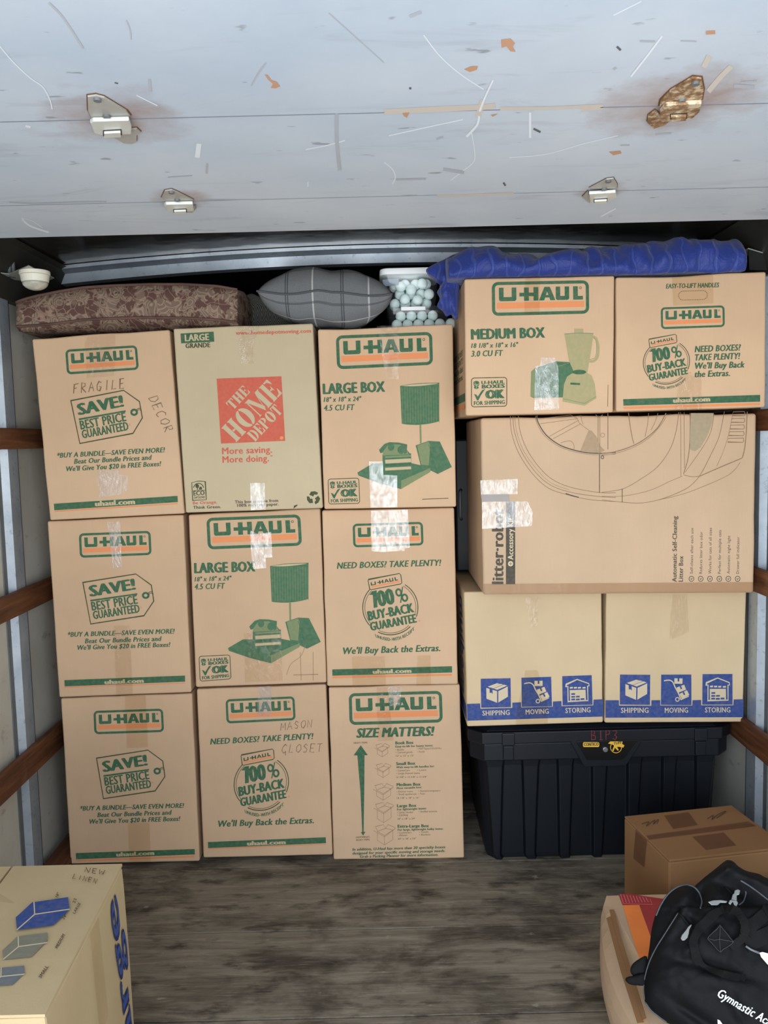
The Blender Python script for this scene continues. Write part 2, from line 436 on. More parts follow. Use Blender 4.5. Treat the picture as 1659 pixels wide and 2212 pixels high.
# roof skin, slightly cambered
b = NB('shiny_roof_skin'); f = b.noise(b.coord((2, 3, 1)), 2.2, 4, .6)
b.bsdf(b.mix(f, srgb((120, 112, 104)), srgb((168, 164, 158))), b.ramp(f, [(.3, .10), (.7, .2)]), .9, .5, bump=b.noise(b.coord((3, 3, 1)), 2.5, 2), bstr=.12, bdist=.02)
ROOFM = b.m
ce = MB(ROOFM); N = 24
def zroof(x): return ZC+.012-.055*(x/XW)**2
xs = [-XW+2*XW*i/N for i in range(N+1)]
for i in range(N):
    a, c2 = xs[i], xs[i+1]
    ce.hexa([(a, Y0, zroof(a)), (c2, Y0, zroof(c2)), (c2, Y0, zroof(c2)+.02), (a, Y0, zroof(a)+.02)], [(a, Y1, zroof(a)), (c2, Y1, zroof(c2)), (c2, Y1, zroof(c2)+.02), (a, Y1, zroof(a)+.02)])
struct('ceiling', ce)
# roof bow
ti = 1
def trim(mb, bevel=0, smooth=False):
    global ti
    o = struct('trim_%d' % ti, mb, smooth, bevel); ti += 1; return o
for yb in (3.12,):
    t = MB(GALV)
    def prof(x): z = zroof(x)-.002; return [(x, yb-.06, z), (x, yb-.06, z-.012), (x, yb-.012, z-.020), (x, yb, z-.052), (x, yb+.05, z-.052), (x, yb+.05, z)]
    P = [prof(x) for x in xs]
    for i in range(N):
        for k in range(6):
            t.poly([P[i][k], P[i+1][k], P[i+1][(k+1) % 6], P[i][(k+1) % 6]])
    t.poly(P[0]); t.poly(P[-1][::-1]); trim(t)
for sgn in (-1, 1):       # dark coved rail where wall meets roof
    t = MB(DARKRAIL); x = sgn*XW
    A = [(x, Y0, 1.965), (x-sgn*.028, Y0, 1.965), (x-sgn*.045, Y0, 2.03), (x-sgn*.10, Y0, 2.12), (x-sgn*.12, Y0, 2.13), (x, Y0, 2.16)]
    t.prism(A, [(p[0], Y1, p[2]) for p in A]); trim(t)
# posts, rails, kick boards
b = NB('stained_wood_rail'); g = b.noise(b.coord((30, 2.0, 30)), 1.5, 6, .65, .4); g2 = b.noise(b.coord(), 6, 4)
c = b.ramp(g, [(.25, srgb((58, 33, 20))), (.55, srgb((104, 64, 40))), (.8, srgb((140, 96, 62)))])
c = b.mix(b.math('MULTIPLY', b.ramp(g2, [(.6, 0.), (.75, 1.)]), .4), c, srgb((150, 112, 80)))
b.bsdf(c, .6, 0, .3, bump=g, bstr=.3, bdist=.003); WOODM = b.m
for sgn, ypost in ((-1, 2.745), (1, 2.72)):
    for yp in (ypost, ypost-.61*1.0-.6, ypost+.9):
        t = MB(DGREY); x = sgn*XW
        t.box((min(x, x-sgn*.004), yp-.075, .0), (max(x, x-sgn*.004), yp+.085, 1.97))
        A = [(x-sgn*.004, yp-.05), (x-sgn*.024, yp-.034), (x-sgn*.024, yp+.034), (x-sgn*.004, yp+.05)]
        t.prism([(p[0], p[1], 0) for p in A], [(p[0], p[1], 1.97) for p in A], GALV); trim(t)
    for zc, hh in ((1.512, .068), (.995, .078), (.46, .088)):
        t = MB(WOODM); x = sgn*(XW-.0245)
        zz = zc-.02 if sgn < 0 and zc < 1.2 else zc
        if sgn < 0 and zc < .6: zz = .43
        t.box((min(x, x-sgn*.022), Y0+.05, zz-hh/2), (max(x, x-sgn*.022), Y1-.02, zz+hh/2)); trim(t, .003)
    t = MB(WOODM); x = sgn*XW
    t.box((min(x-sgn*.03, x-sgn*.11), Y0+.05, 0.0), (max(x-sgn*.03, x-sgn*.11), Y1-.02, .035)); trim(t, .003)

# ------------------------------------------------------------------ roll-up door, open under the roof
ZD = 2.02
hx = [(at(250, 255, Z=ZD), .12), (at(392, 428, Z=ZD), .07), (at(1466, 222, Z=ZD), .15), (at(1302, 410, Z=ZD), .06)]
b = NB('painted_door_panel'); v = b.coord(); f = b.noise(v, 2.2, 5, .6)
c = b.mix(b.ramp(f, [(.3, 0.), (.7, 1.)]), srgb((178, 193, 210)), srgb((200, 210, 222)))
sm = b.noise(b.coord((1.2, 5, 1), rot=(0, 0, .5)), 2.6, 6, .66, .8)
c = b.mix(b.math('MULTIPLY', b.ramp(sm, [(.56, 0.), (.78, 1.)]), .5), c, srgb((136, 144, 156)))
pk = b.noise(b.coord((1, 2.2, 1), rot=(0, 0, -.5)), 17, 3, .5)
c = b.mix(b.math('MULTIPLY', b.ramp(pk, [(.69, 0.), (.74, 1.)]), .6), c, srgb((110, 114, 122)))
mask = None; tcn = b.n('ShaderNodeTexCoord'); wn = b.noise(v, 14, 5, .65)
for p, r in hx:
    vm = b.n('ShaderNodeVectorMath', operation='SUBTRACT'); b.l(tcn.outputs['Object'], vm.inputs[0]); vm.inputs[1].default_value = p
    v2 = b.n('ShaderNodeVectorMath', operation='MULTIPLY'); b.l(vm.outputs[0], v2.inputs[0]); v2.inputs[1].default_value = (1, .9, 0)
    ln = b.n('ShaderNodeVectorMath', operation='LENGTH'); b.l(v2.outputs[0], ln.inputs[0])
    d = b.math('ADD', b.math('DIVIDE', ln.outputs['Value'], r), b.math('MULTIPLY', b.math('SUBTRACT', wn, .5), 1.3))
    mk = b.math('SUBTRACT', 1.0, d, clamp=True)
    mask = mk if mask is None else b.math('MAXIMUM', mask, mk)
c = b.mix(b.math('MULTIPLY', mask, .75, clamp=True), c, srgb((140, 92, 58)))
b.bsdf(c, .45, 0, .4, bump=f, bstr=.1); DOORM = b.m
door = bpy.data.objects.new('door_1', None); link(door); door['kind'] = 'structure'
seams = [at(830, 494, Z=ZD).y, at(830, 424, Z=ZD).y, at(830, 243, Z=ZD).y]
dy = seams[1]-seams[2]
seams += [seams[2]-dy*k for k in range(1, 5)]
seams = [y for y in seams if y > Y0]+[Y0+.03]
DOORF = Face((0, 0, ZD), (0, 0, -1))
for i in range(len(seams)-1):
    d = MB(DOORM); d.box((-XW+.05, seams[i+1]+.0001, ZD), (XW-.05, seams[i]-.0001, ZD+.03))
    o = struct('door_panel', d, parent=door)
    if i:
        d = MB(plain('seam_shade_dirt', (122, 128, 138), .8)); d.box((-XW+.05, seams[i]-.0016, ZD-.0004), (XW-.05, seams[i]+.0016, ZD-.00005)); struct('panel_seam', d, parent=door)  # dark strip painted along the joint for the groove's shade and dirt
STEELW = plain('pale_zinc_hinge', (206, 210, 206), .4, .3, var=.1); RUSTY = None
b = NB('rusty_plate'); f = b.noise(b.coord(), 45, 5, .65)
b.bsdf(b.ramp(f, [(.3, srgb((84, 54, 34))), (.5, srgb((150, 120, 92))), (.66, srgb((188, 180, 168)))]), .6, .2, .3); RUSTY = b.m
b = NB('heavy_rust'); f = b.noise(b.coord(), 60, 5, .65)
b.bsdf(b.ramp(f, [(.3, srgb((92, 62, 40))), (.48, srgb((146, 114, 84))), (.6, srgb((206, 190, 164)))]), .55, .2, .4); RUST2 = b.m
BACKP = plain('grey_backing_plate', (172, 172, 168), .5, .3, var=.12)
RIM = plain('rust_rim', (112, 78, 50), .8)
def hinge(ox, oy, sc, upper, leaf, slot, lower, pm, lm, rivets):
    root = MB(lm)
    q = lambda pts, l: [DOORF.at(x, y, l) for x, y in Z(ox, oy, sc, *pts)]
    root.prism(q(leaf, .0045), q(leaf, .012))
    h = struct('hinge', root, bevel=.002, parent=door)
    for part, nm in ((upper, 'upper_plate'), (lower, 'lower_plate')):
        pb = MB(pm); pb.prism(q(part, .0012), q(part, .004)); struct('hinge_plate', pb, parent=h)
        cx = sum(p[0] for p in part)/len(part); cy = sum(p[1] for p in part)/len(part)
        rim = [(cx+(x-cx)*1.07, cy+(y-cy)*1.07) for x, y in part]
        pb = MB(RIM); pb.prism(q(rim, .0004), q(rim, .001)); struct('rust_edge', pb, parent=h)
    kb = MB(plain('dark_slot', (60, 56, 50), .7)); kb.prism(q(slot, .0125), q(slot, .0128))
    s2 = [(sum(p[0] for p in slot)/4+(x-sum(p[0] for p in slot)/4)*.88, sum(p[1] for p in slot)/4+(y-sum(p[1] for p in slot)/4)*.75) for x, y in slot]
    kb.prism(q(s2, .013), q(s2, .017), lm); struct('knuckle', kb, parent=h)
    rb = MB(DGREY)
    for x, y in rivets:
        p = DOORF.at(*Z(ox, oy, sc, (x, y))[0], .004); rb.cyl(p, (0, 0, -1), .006, .004, n=12)
    struct('rivet', rb, parent=h)
hinge(0, 0, 2, [(378, 408), (415, 403), (450, 412), (545, 470), (562, 492), (395, 500), (380, 470)], [(388, 500), (400, 492), (556, 488), (567, 520), (566, 550), (440, 554), (405, 545)],
      [(443, 530), (523, 525), (525, 551), (443, 555)], [(440, 556), (535, 610), (570, 613), (590, 604), (590, 575), (608, 565), (590, 548), (480, 556)], BACKP, STEELW, [(420, 415), (460, 487)])
hinge(0, 0, 2, [(712, 818), (742, 813), (770, 825), (834, 858), (712, 862), (698, 848)], [(708, 866), (715, 860), (832, 858), (837, 890), (748, 894), (720, 890)],
      [(747, 880), (805, 877), (807, 893), (748, 894)], [(760, 896), (800, 910), (830, 912), (845, 898), (845, 884), (800, 893)], BACKP, STEELW, [(740, 820), (765, 853)])
hinge(830, 0, 2, [(1195, 425), (1240, 380), (1330, 326), (1370, 330), (1380, 380), (1372, 425), (1190, 450)], [(1190, 455), (1215, 425), (1372, 415), (1362, 455), (1330, 484), (1195, 490)],
      [(1235, 458), (1310, 455), (1308, 480), (1236, 484)], [(1140, 492), (1170, 470), (1195, 488), (1260, 488), (1215, 530), (1165, 547), (1136, 520)], RUST2, RUST2, [(1285, 420), (1345, 345)])
hinge(830, 0, 2, [(888, 806), (960, 768), (990, 764), (1006, 790), (1005, 808)], [(884, 815), (1000, 808), (1004, 832), (960, 848), (890, 852)],
      [(905, 836), (965, 832), (963, 848), (906, 851)], [(856, 845), (880, 820), (888, 850), (940, 850), (915, 862), (884, 869)], BACKP, STEELW, [(950, 806), (968, 772)])
# scuffs, chips and rust streaks with shapes of their own
WSC = plain('pale_scratch', (222, 229, 236), .6); DSC = ink('dark_scuff', (172, 178, 188), .1, 30); BSC = ink('black_scuff', (92, 94, 102), .1, 30)
RSC = ink('bare_rust', (190, 146, 116), .1, 40); RSL = ink('thin_rust', (200, 192, 184), .12, 30)
a = Art(DOORF, .0004)
def curve(pts, n=6):
    out = []
    P = [Vector(p) for p in pts]
    for i in range(len(P)-1):
        p0 = P[max(i-1, 0)]; p1 = P[i]; p2 = P[i+1]; p3 = P[min(i+2, len(P)-1)]
        for k in range(n):
            t = k/n
            out.append(tuple(.5*((2*p1)+(p2-p0)*t+(2*p0-5*p1+4*p2-p3)*t*t+(3*p1-p0-3*p2+p3)*t**3)))
    out.append(tuple(P[-1])); return out
a.zoom(0, 0, 2)
for pts, w, mm in (([(0, 200), (60, 270), (130, 335), (185, 375), (215, 430), (225, 470)], 5, WSC), ([(95, 945), (130, 975), (210, 1003)], 8, WSC), ([(92, 940), (140, 955), (185, 985)], 3, WSC),
                   ([(1320, 645), (1420, 625), (1490, 606)], 5, WSC), ([(1420, 55), (1520, 145), (1659, 270)], 4, DSC), ([(1455, 490), (1455, 600), (1468, 735)], 15, DSC),
                   ([(545, 85), (562, 130), (566, 170)], 5, DSC), ([(1085, 370), (1120, 310), (1150, 270)], 5, DSC), ([(210, 10), (260, 60), (310, 130), (360, 210)], 9, DSC),
                   ([(495, 356), (510, 360)], 6, BSC), ([(860, 620), (852, 680)], 22, WSC), ([(1330, 785), (1330, 806)], 6, WSC), ([(895, 705), (893, 750)], 9, DSC), ([(725, 765), (830, 758)], 4, DSC),
                   ([(110, 543), (132, 548)], 10, WSC), ([(590, 410), (640, 435), (680, 455)], 5, WSC), ([(645, 340), (650, 395)], 12, DSC), ([(40, 873), (150, 879), (270, 874), (460, 870)], 5, DSC), ([(860, 862), (1130, 862)], 4, DSC)):
    a.line(curve(pts), w, mm)
a.poly([(1143, 320), (1156, 322), (1172, 345), (1195, 352), (1210, 372), (1190, 381), (1170, 378), (1180, 362), (1160, 345)], RSC)
a.zoom(830, 0, 2)
for pts, w, mm in (([(630, 485), (630, 595)], 11, WSC), ([(470, 345), (435, 420), (412, 480)], 8, WSC), ([(410, 500), (400, 540), (355, 590)], 10, WSC), ([(375, 560), (390, 650), (385, 700), (330, 745), (285, 780)], 4, WSC),
                   ([(170, 150), (240, 240), (330, 320), (430, 385)], 5, WSC), ([(1200, 155), (1140, 235), (1065, 330)], 8, WSC), ([(0, 700), (35, 730), (48, 765), (35, 795)], 5, WSC), ([(990, 65), (1110, 5)], 5, WSC),
                   ([(540, 680), (700, 665), (860, 620), (1010, 585)], 4, WSC), ([(1000, 900), (935, 935)], 6, WSC), ([(20, 585), (200, 545), (340, 515)], 5, WSC),
                   ([(1105, 176), (1170, 178)], 8, DSC), ([(1280, 175), (1350, 178)], 6, DSC), ([(1005, 200), (1022, 216)], 10, BSC), ([(515, 788), (524, 802)], 8, BSC), ([(645, 555), (675, 570)], 9, BSC), ([(108, 380), (117, 381)], 9, BSC),
                   ([(110, 70), (160, 50)], 14, DSC), ([(255, 730), (345, 745)], 14, DSC), ([(50, 775), (180, 772)], 8, DSC), ([(1510, 370), (1600, 375)], 16, DSC), ([(1540, 355), (1610, 348)], 8, DSC), ([(1170, 580), (1240, 575)], 8, DSC), ([(1020, 627), (1060, 626)], 6, DSC),
                   ([(990, 300), (1003, 290)], 10, DSC), ([(225, 600), (255, 590)], 9, DSC), ([(0, 483), (240, 470), (420, 462), (480, 455)], 24, RSL), ([(500, 468), (700, 466), (940, 455)], 14, RSL), ([(850, 472), (945, 460)], 20, RSL), ([(405, 505), (425, 430)], 24, RSL),
                   ([(0, 486), (200, 478), (420, 470)], 5, RSC), ([(230, 846), (380, 842), (560, 834)], 9, RSL), ([(1400, 395), (1450, 335), (1500, 285)], 22, RSL), ([(1380, 290), (1405, 240)], 24, RSL), ([(1390, 140), (1430, 138)], 16, RSC)):
    a.line(curve(pts), w, mm)
for pts in ([(505, 170), (545, 165), (565, 185), (555, 200), (568, 222), (545, 220), (528, 198), (508, 205)], [(345, 298), (375, 285), (405, 284), (400, 300), (370, 310)], [(970, 655), (1020, 650), (1025, 662), (990, 670)], [(78, 486), (110, 484), (98, 508), (85, 500)], [(460, 495), (492, 490), (470, 503)]):
    a.poly(pts, RSC)
sc_ = struct('scuff_marks', a.mb, parent=door)

# ------------------------------------------------------------------ cardboard boxes: builder
def edge_pts(a, b, n, amp, out):
    """a point run from a towards b with small waves of worn board"""
    r = []
    for i in range(n):
        t = i/n; p = a.lerp(b, t)
        w = amp*(mnoise.noise(Vector((p.x*9+out.x*3, p.z*9+out.z*5, 3.1)))) * math.sin(math.pi*t)
        r.append(p+out*w)
    return r
class Carton(Thing):
    def __init__(s, label, quad, Y, depth, mat, group=None, amp=.004, sag=None, name='cardboard_box', r=.006):
        s.face = faceY(Y); s.Y = Y; s.mat = mat
        q = [s.face.at(*p) for p in quad]              # TL TR BR BL
        zb = min(q[2].z, q[3].z); loc = ((q[0].x+q[1].x+q[2].x+q[3].x)/4, Y+depth/2, zb)
        Thing.__init__(s, name, label, 'box', loc, group)
        s.q = q; n = 14
        ring = edge_pts(q[0], q[1], n, amp, Vector((0, 0, 1)))+edge_pts(q[1], q[2], n, amp*.6, Vector((1, 0, 0)))+edge_pts(q[2], q[3], n, amp*.25, Vector((0, 0, 1)))+edge_pts(q[3], q[0], n, amp*.6, Vector((-1, 0, 0)))
        if sag:
            for i in range(n+1):
                t = i/n; k = math.exp(-((t-sag[0])/sag[1])**2); ring[i % len(ring)] = ring[i]-Vector((0, 0, sag[2]*k))
        mb = MB(mat); mb.prism(ring[::-1], [p+Vector((0, depth, 0)) for p in ring[::-1]])
        s.body = s.add('box_body', mb, bevel=r, seg=3)
    def art(s, lift=.0007): return Art(s.face, lift)
    def tape(s, pts, mat, label=None, lift=.0022):
        mb = MB(mat); A = [s.face.at(x, y, lift) for x, y in pts]; mb.poly(A)
        return s.add('packing_tape', mb, label=label)

def logo(a, reg=True, g=None, o=None):
    """company word mark in its rounded frame, local 960 x 335"""
    g = g or GREEN; o = o or ORANGE
    a.rrect(0, 0, 960, 335, 62, 31, g, n=6)
    T, B = 58, 192
    def R(x0, y0, x1, y1): a.poly([(x0, y0), (x1, y0), (x1, y1), (x0, y1)], g)
    def U(x0, x1, w=44):
        R(x0, T, x0+w, B-40); R(x1-w, T, x1, B-40); a.poly([(x0, B-40), (x1, B-40), (x1, B-14), (x1-14, B), (x0+14, B), (x0, B-14)], g)
    U(70, 242, 46)
    R(272, 112, 318, 148); R(318, T+2, 366, B); R(366, 112, 412, 148); R(412, T, 460, B)
    a.poly([(466, B), (520, T), (574, T), (627, B), (577, B), (547, 104), (516, B)], g); a.poly([(522, 140), (572, 140), (572, 164), (522, 164)], g, .0002)
    U(632, 764, 44); R(804, T, 850, B); R(850, 156, 900, B)
    a.poly([(48, 208), (912, 208), (912, 266), (48, 266)], o)
    if reg: a.arc(876, 74, 11, 11, 0, 360, 5, DKG, n=12)
def stripe(b_, g4, o4, p0, p1, h, name='printed_stripe'):
    a = b_.art(); a.poly(g4, GREEN); a.poly(o4, ORANGE); a.text('uhaul.com', p0, p1, h*1.3, KNOCK, .045, 0, .0004)
    return a.put(b_, name, 'green stripe with a web address')
def save_tag(b_, src_dst):
    a = b_.art(); a.fn = src_dst
    a.line([(605, 733), (1055, 645), (1190, 740), (1215, 880), (1135, 1012), (682, 1098)], 9, DKG, closed=True)
    a.text('SAVE!', (668, 858), (1062, 780), 92, GREEN, .045)
    a.poly([(672, 885), (1072, 815), (1074, 828), (674, 900)], GREEN)
    a.text('BEST PRICE', (690, 980), (1082, 905), 72, GREEN, .03); a.text('GUARANTEED', (705, 1056), (1102, 982), 68, GREEN, .035)
    a.text('*', (1103, 962), (1117, 960), 30, ORANGE, .02)
    a.arc(1145, 832, 24, 22, 0, 360, 18, GREEN, n=24); a.line(curve([(1165, 812), (1185, 798), (1203, 805), (1208, 828)]), 6, DKG); a.line(curve([(1168, 820), (1188, 810), (1200, 815)]), 5, DKG)
    return a.put(b_, 'price_tag_print', 'price tag drawing with sale words')
def bundle(b_, pts):
    a = b_.art(); (p0, p1), (p2, p3), (p4, p5), h = pts
    a.text('*BUY A BUNDLE—SAVE EVEN MORE!', p0, p1, h, GREEN, .03, .22); a.text('Beat Our Bundle Prices and', p2, p3, h, GREEN, .03, .22); a.text("We'll Give You $20 in FREE Boxes!", p4, p5, h, GREEN, .03, .22)
    return a.put(b_, 'printed_slogan')
def seal(b_, fn):
    """round buy-back seal, local points of a 1659 x 2049 crop"""
    a = b_.art(); a.fn = fn
    a.line([(566, 838), (892, 775), (906, 790), (918, 872), (905, 885), (592, 946), (578, 935), (562, 850)], 8, DKG, closed=True)
    a2 = a; f0 = a.fn; q = quadmap(864, 150, (588, 868), (888, 806), (897, 848), (594, 908)); a.fn = lambda x, y: f0(*q(x, y))
    def R(x0, y0, x1, y1): a.poly([(x0, y0), (x1, y0), (x1, y1), (x0, y1)], DKG)
    for x0, x1 in ((0, 150), (560, 680)): R(x0, 0, x0+34, 130); R(x1-34, 0, x1, 130); R(x0, 98, x1, 130)
    R(190, 50, 260, 84); R(250, 0, 290, 130); R(290, 50, 340, 84); R(340, 0, 380, 130); a.poly([(400, 130), (455, 0), (490, 0), (545, 130), (508, 130), (472, 40), (436, 130)], DKG); R(450, 80, 495, 104); R(720, 0, 756, 130); R(756, 98, 810, 130)
    a.fn = f0
    a.poly([(594, 910), (897, 850), (900, 866), (598, 926)], ORANGE)
    cx, cy, R1 = 796, 1133, 291
    a.arc(cx, cy, R1, R1-8, 20, -58, 9, DKG); a.arc(cx, cy, R1-22, R1-30, 18, -60, 5, DKG); a.arc(cx, cy, R1, R1-8, 138, 223, 9, DKG); a.arc(cx, cy, R1-22, R1-30, 138, 223, 5, DKG)
    a.arc(cx, cy, R1+3, R1-3, 44, 116, 10, DKG); a.arc(cx, cy, R1-18, R1-22, 44, 116, 5, DKG)
    a.poly([(574, 1000), (604, 962), (652, 952), (662, 1130), (622, 1138), (611, 1000)], GREEN); a.text('00', (672, 1126), (852, 1092), 158, GREEN, .05); a.arc(884, 975, 26, 34, 0, 360, 20, GREEN, rot=-12); a.arc(948, 1030, 26, 34, 0, 360, 20, GREEN, rot=-12); a.line([(925, 915), (905, 1084)], 12, GREEN)
    a.text('BUY-BACK', (566, 1272), (1052, 1180), 92, GREEN, .05); a.text('GUARANTEE', (590, 1380), (1078, 1288), 84, GREEN, .05); a.arc(1102, 1274, 7, 7, 0, 360, 6, ORANGE, n=10)
    a.text('UNUSED–WITH RECEIPT', (640, 1445), (1052, 1368), 32, GREEN, .03, 0, 0, 75)
    return a.put(b_, 'printed_seal', 'round buy-back seal')
def ok_badge(b_, fn):
    """local 313 x 258"""
    a = b_.art(); a.fn = fn
    a.rrect(0, 0, 313, 258, 28, 7, DKG)
    for dx, dy in ((0, 0),): a.poly([(22, 35), (45, 28), (68, 35), (72, 60), (60, 78), (68, 90), (45, 102), (24, 90), (30, 75), (20, 60)], GREEN); a.line([(24, 58), (45, 66), (68, 56)], 4, KNOCK, .0003); a.line([(45, 66), (45, 98)], 4, KNOCK, .0003); a.line([(30, 42), (60, 78)], 3, KNOCK, .0003)
    a.text('U-HAUL', (88, 60), (292, 56), 28, GREEN, .04); a.text('BOXES', (92, 96), (294, 92), 30, GREEN, .05)
    a.poly([(26, 142), (48, 150), (58, 165), (95, 110), (124, 100), (88, 150), (62, 200), (50, 196)], GREEN)
    a.text('OK', (122, 186), (292, 182), 70, GREEN, .08); a.text('FOR SHIPPING', (24, 240), (294, 234), 32, GREEN, .035)
    return a.put(b_, 'printed_badge')
def lamp_picture(b_, fn):
    """lamp, books and phone; local points of the upper box's crop"""
    a = b_.art(); a.fn = fn
    a.poly([(895, 708)]+curve([(895, 708), (1000, 690), (1120, 680), (1285, 676)])+[(1285, 1060)]+curve([(1285, 1060), (1180, 1085), (1060, 1096), (960, 1092), (912, 1084)]), GREEN3)
    a.poly(curve([(912, 708), (1000, 712), (1120, 706), (1270, 684), (1120, 686), (1000, 695), (912, 708)])[:-1], KNOCK, .0003)
    for x in range(915, 1280, 26): a.line([(x, 720), (x+6, 1075)], 3, GREEN2, .0003)
    a.poly([(1088, 1096), (1106, 1096), (1110, 1280), (1092, 1280)], GREEN2)
    a.put(b_, 'lamp_print', 'green lamp picture'); a = b_.art(); a.fn = fn
    a.poly([(1050, 1300), (1180, 1255), (1290, 1262), (1410, 1515), (1270, 1585), (1100, 1500)], GREEN3); a.poly([(1065, 1300), (1180, 1262), (1195, 1300), (1180, 1500), (1105, 1490)], GREEN2, .0003)
    a.line([(1180, 1290), (1265, 1580)], 4, GREEN, .0003)
    a.poly([(470, 1570), (620, 1480), (1000, 1475), (1200, 1520), (1195, 1565), (905, 1735), (700, 1680), (480, 1600)], GREEN3); a.poly([(905, 1650), (1195, 1525), (1195, 1565), (905, 1735)], GREEN2, .0003)
    a.poly([(720, 1390), (1005, 1380), (1010, 1545), (775, 1560), (720, 1470)], GREEN3, .0002)
    for y0, y1, mm in ((1400, 1420, GREEN2), (1435, 1475, KNOCK), (1480, 1502, GREEN), (1515, 1545, KNOCK)): a.poly([(745, y0+8), (1003, y0-6), (1006, y1-8), (748, y1+6)], mm, .0004)
    a.poly([(685, 1345), (740, 1285), (790, 1268), (880, 1272), (965, 1290), (960, 1340), (1000, 1390), (720, 1405), (730, 1370), (700, 1378)], GREEN3, .0003)
    a.poly([(720, 1340), (790, 1290), (880, 1290), (950, 1320), (985, 1390), (725, 1400)], GREEN2, .0005)
    a.ell(805, 1315, 32, 40, GREEN3, .0007); a.ell(905, 1345, 36, 42, GREEN3, .0007); a.poly([(690, 1350), (735, 1290), (770, 1300), (720, 1372)], GREEN3, .0007); a.poly([(930, 1295), (966, 1296), (960, 1375), (935, 1390)], GREEN3, .0007)
    return a.put(b_, 'printed_picture', 'books and telephone picture')
def putlogo(b_, w, tl, tr, br, bl):
    a = b_.art(); a.fn = quadmap(960, 335, tl, tr, br, bl); logo(a); return a.put(b_, 'printed_logo', 'green framed word mark over an orange bar')

GB = 'large moving boxes stacked three high along the left'
# ---- column one
A3 = Carton('bottom box of the left column, dim kraft with a sale tag print, on the floor', [(130.7, 1509), (414.5, 1498), (431, 1861), (152, 1867)], 2.815, .46, KRAFT, GB)
putlogo(A3, *[None]*0, *Z(100, 1470, 4.88, (497, 322), (1232, 296), (1240, 545), (505, 566))) if False else None
def logoZ(b_, ox, oy, sc, *p):
    q = Z(ox, oy, sc, *p); return putlogo(b_, 0, *q)
logoZ(A3, 100, 1470, 4.88, (497, 320), (1230, 295), (1242, 542), (508, 566))
SRC = [(605, 733), (1055, 645), (682, 1098)]
save_tag(A3, affine(SRC, Z(100, 1470, 4.88, (530, 818), (1072, 733), (603, 1245))))
bundle(A3, [Z(100, 1470, 4.88, (356, 1372), (1455, 1340)), Z(100, 1470, 4.88, (538, 1440), (1325, 1412)), Z(100, 1470, 4.88, (455, 1510), (1415, 1478)), 9.4])
stripe(A3, Z(100, 1470, 4.88, (312, 1818), (1565, 1775), (1566, 1832), (314, 1884)), Z(100, 1470, 4.88, (314, 1890), (1560, 1845), (1560, 1862), (314, 1908)), *Z(100, 1470, 4.88, (738, 1854), (1140, 1836)), 6.4)
A3.tape(Z(100, 1470, 4.88, (830, 160), (1050, 150), (1075, 700), (850, 710)), TAPED); A3.tape(Z(100, 1470, 4.88, (860, 1500), (1090, 1495), (1105, 1925), (880, 1930)), TAPED)
A2 = Carton('middle box of the left column with a sale tag print and no writing by hand', [(101.7, 1126), (396, 1112), (413.3, 1496), (127.5, 1507)], 2.80, .46, KRAFT, GB)
logoZ(A2, 80, 1090, 4.74, (428, 296), (1162, 268), (1174, 515), (440, 545))
save_tag(A2, affine(SRC, Z(80, 1090, 4.74, (470, 797), (1012, 710), (550, 1222))))
bundle(A2, [Z(80, 1090, 4.74, (315, 1355), (1412, 1318)), Z(80, 1090, 4.74, (490, 1420), (1278, 1395)), Z(80, 1090, 4.74, (413, 1488), (1368, 1455)), 9.6])
stripe(A2, Z(80, 1090, 4.74, (281, 1797), (1515, 1750), (1517, 1812), (283, 1861)), Z(80, 1090, 4.74, (283, 1866), (1515, 1824), (1515, 1832), (283, 1876)), *Z(80, 1090, 4.74, (692, 1838), (1095, 1822)), 6.6)
A2.tape(Z(80, 1090, 4.74, (722, 180), (855, 172), (872, 640), (783, 648)), TAPEW, 'narrow shiny tape strip'); A2.tape(Z(80, 1090, 4.74, (790, 1240), (950, 1235), (985, 1945), (810, 1955)), TAPE)
A1 = Carton('top box of the left column with FRAGILE and DECOR written by hand', [(68.4, 730), (366, 712), (398.7, 1109.6), (107.6, 1124)], 2.77, .46, KRAFT2, GB, sag=(.1, .2, .004))
logoZ(A1, 0, 680, 3.95, (557, 298), (1168, 260), (1186, 468), (572, 510))
save_tag(A1, lambda x, y: (x/3.95, 680+y/3.95))
bundle(A1, [Z(0, 680, 3.95, (488, 1222), (1410, 1172)), Z(0, 680, 3.95, (632, 1272), (1298, 1236)), Z(0, 680, 3.95, (566, 1336), (1378, 1290)), 10])
stripe(A1, Z(0, 680, 3.95, (460, 1612), (1515, 1545), (1518, 1598), (464, 1668)), Z(0, 680, 3.95, (466, 1672), (1516, 1606), (1516, 1616), (466, 1682)), *Z(0, 680, 3.95, (812, 1634), (1155, 1614)), 8)
a = A1.art(); a.zoom(0, 680, 3.95); a.hand('FRAGILE', (620, 672), (1075, 625), 82, 7, PEN); a.put(A1, 'handwriting', 'pencilled FRAGILE'); a = A1.art(); a.zoom(0, 680, 3.95); a.hand('DECOR', (1262, 705), (1418, 1020), 78, 6, PEN); a.put(A1, 'handwriting', 'pencilled DECOR running downwards')
A1.tape(Z(0, 680, 3.95, (720, 190), (985, 170), (975, 520), (740, 540)), TAPE); A1.tape(Z(0, 680, 3.95, (832, 1330), (1025, 1325), (1028, 1365), (1090, 1372), (1092, 1495), (1030, 1530), (850, 1560)), TAPEW, 'shiny tape patch')
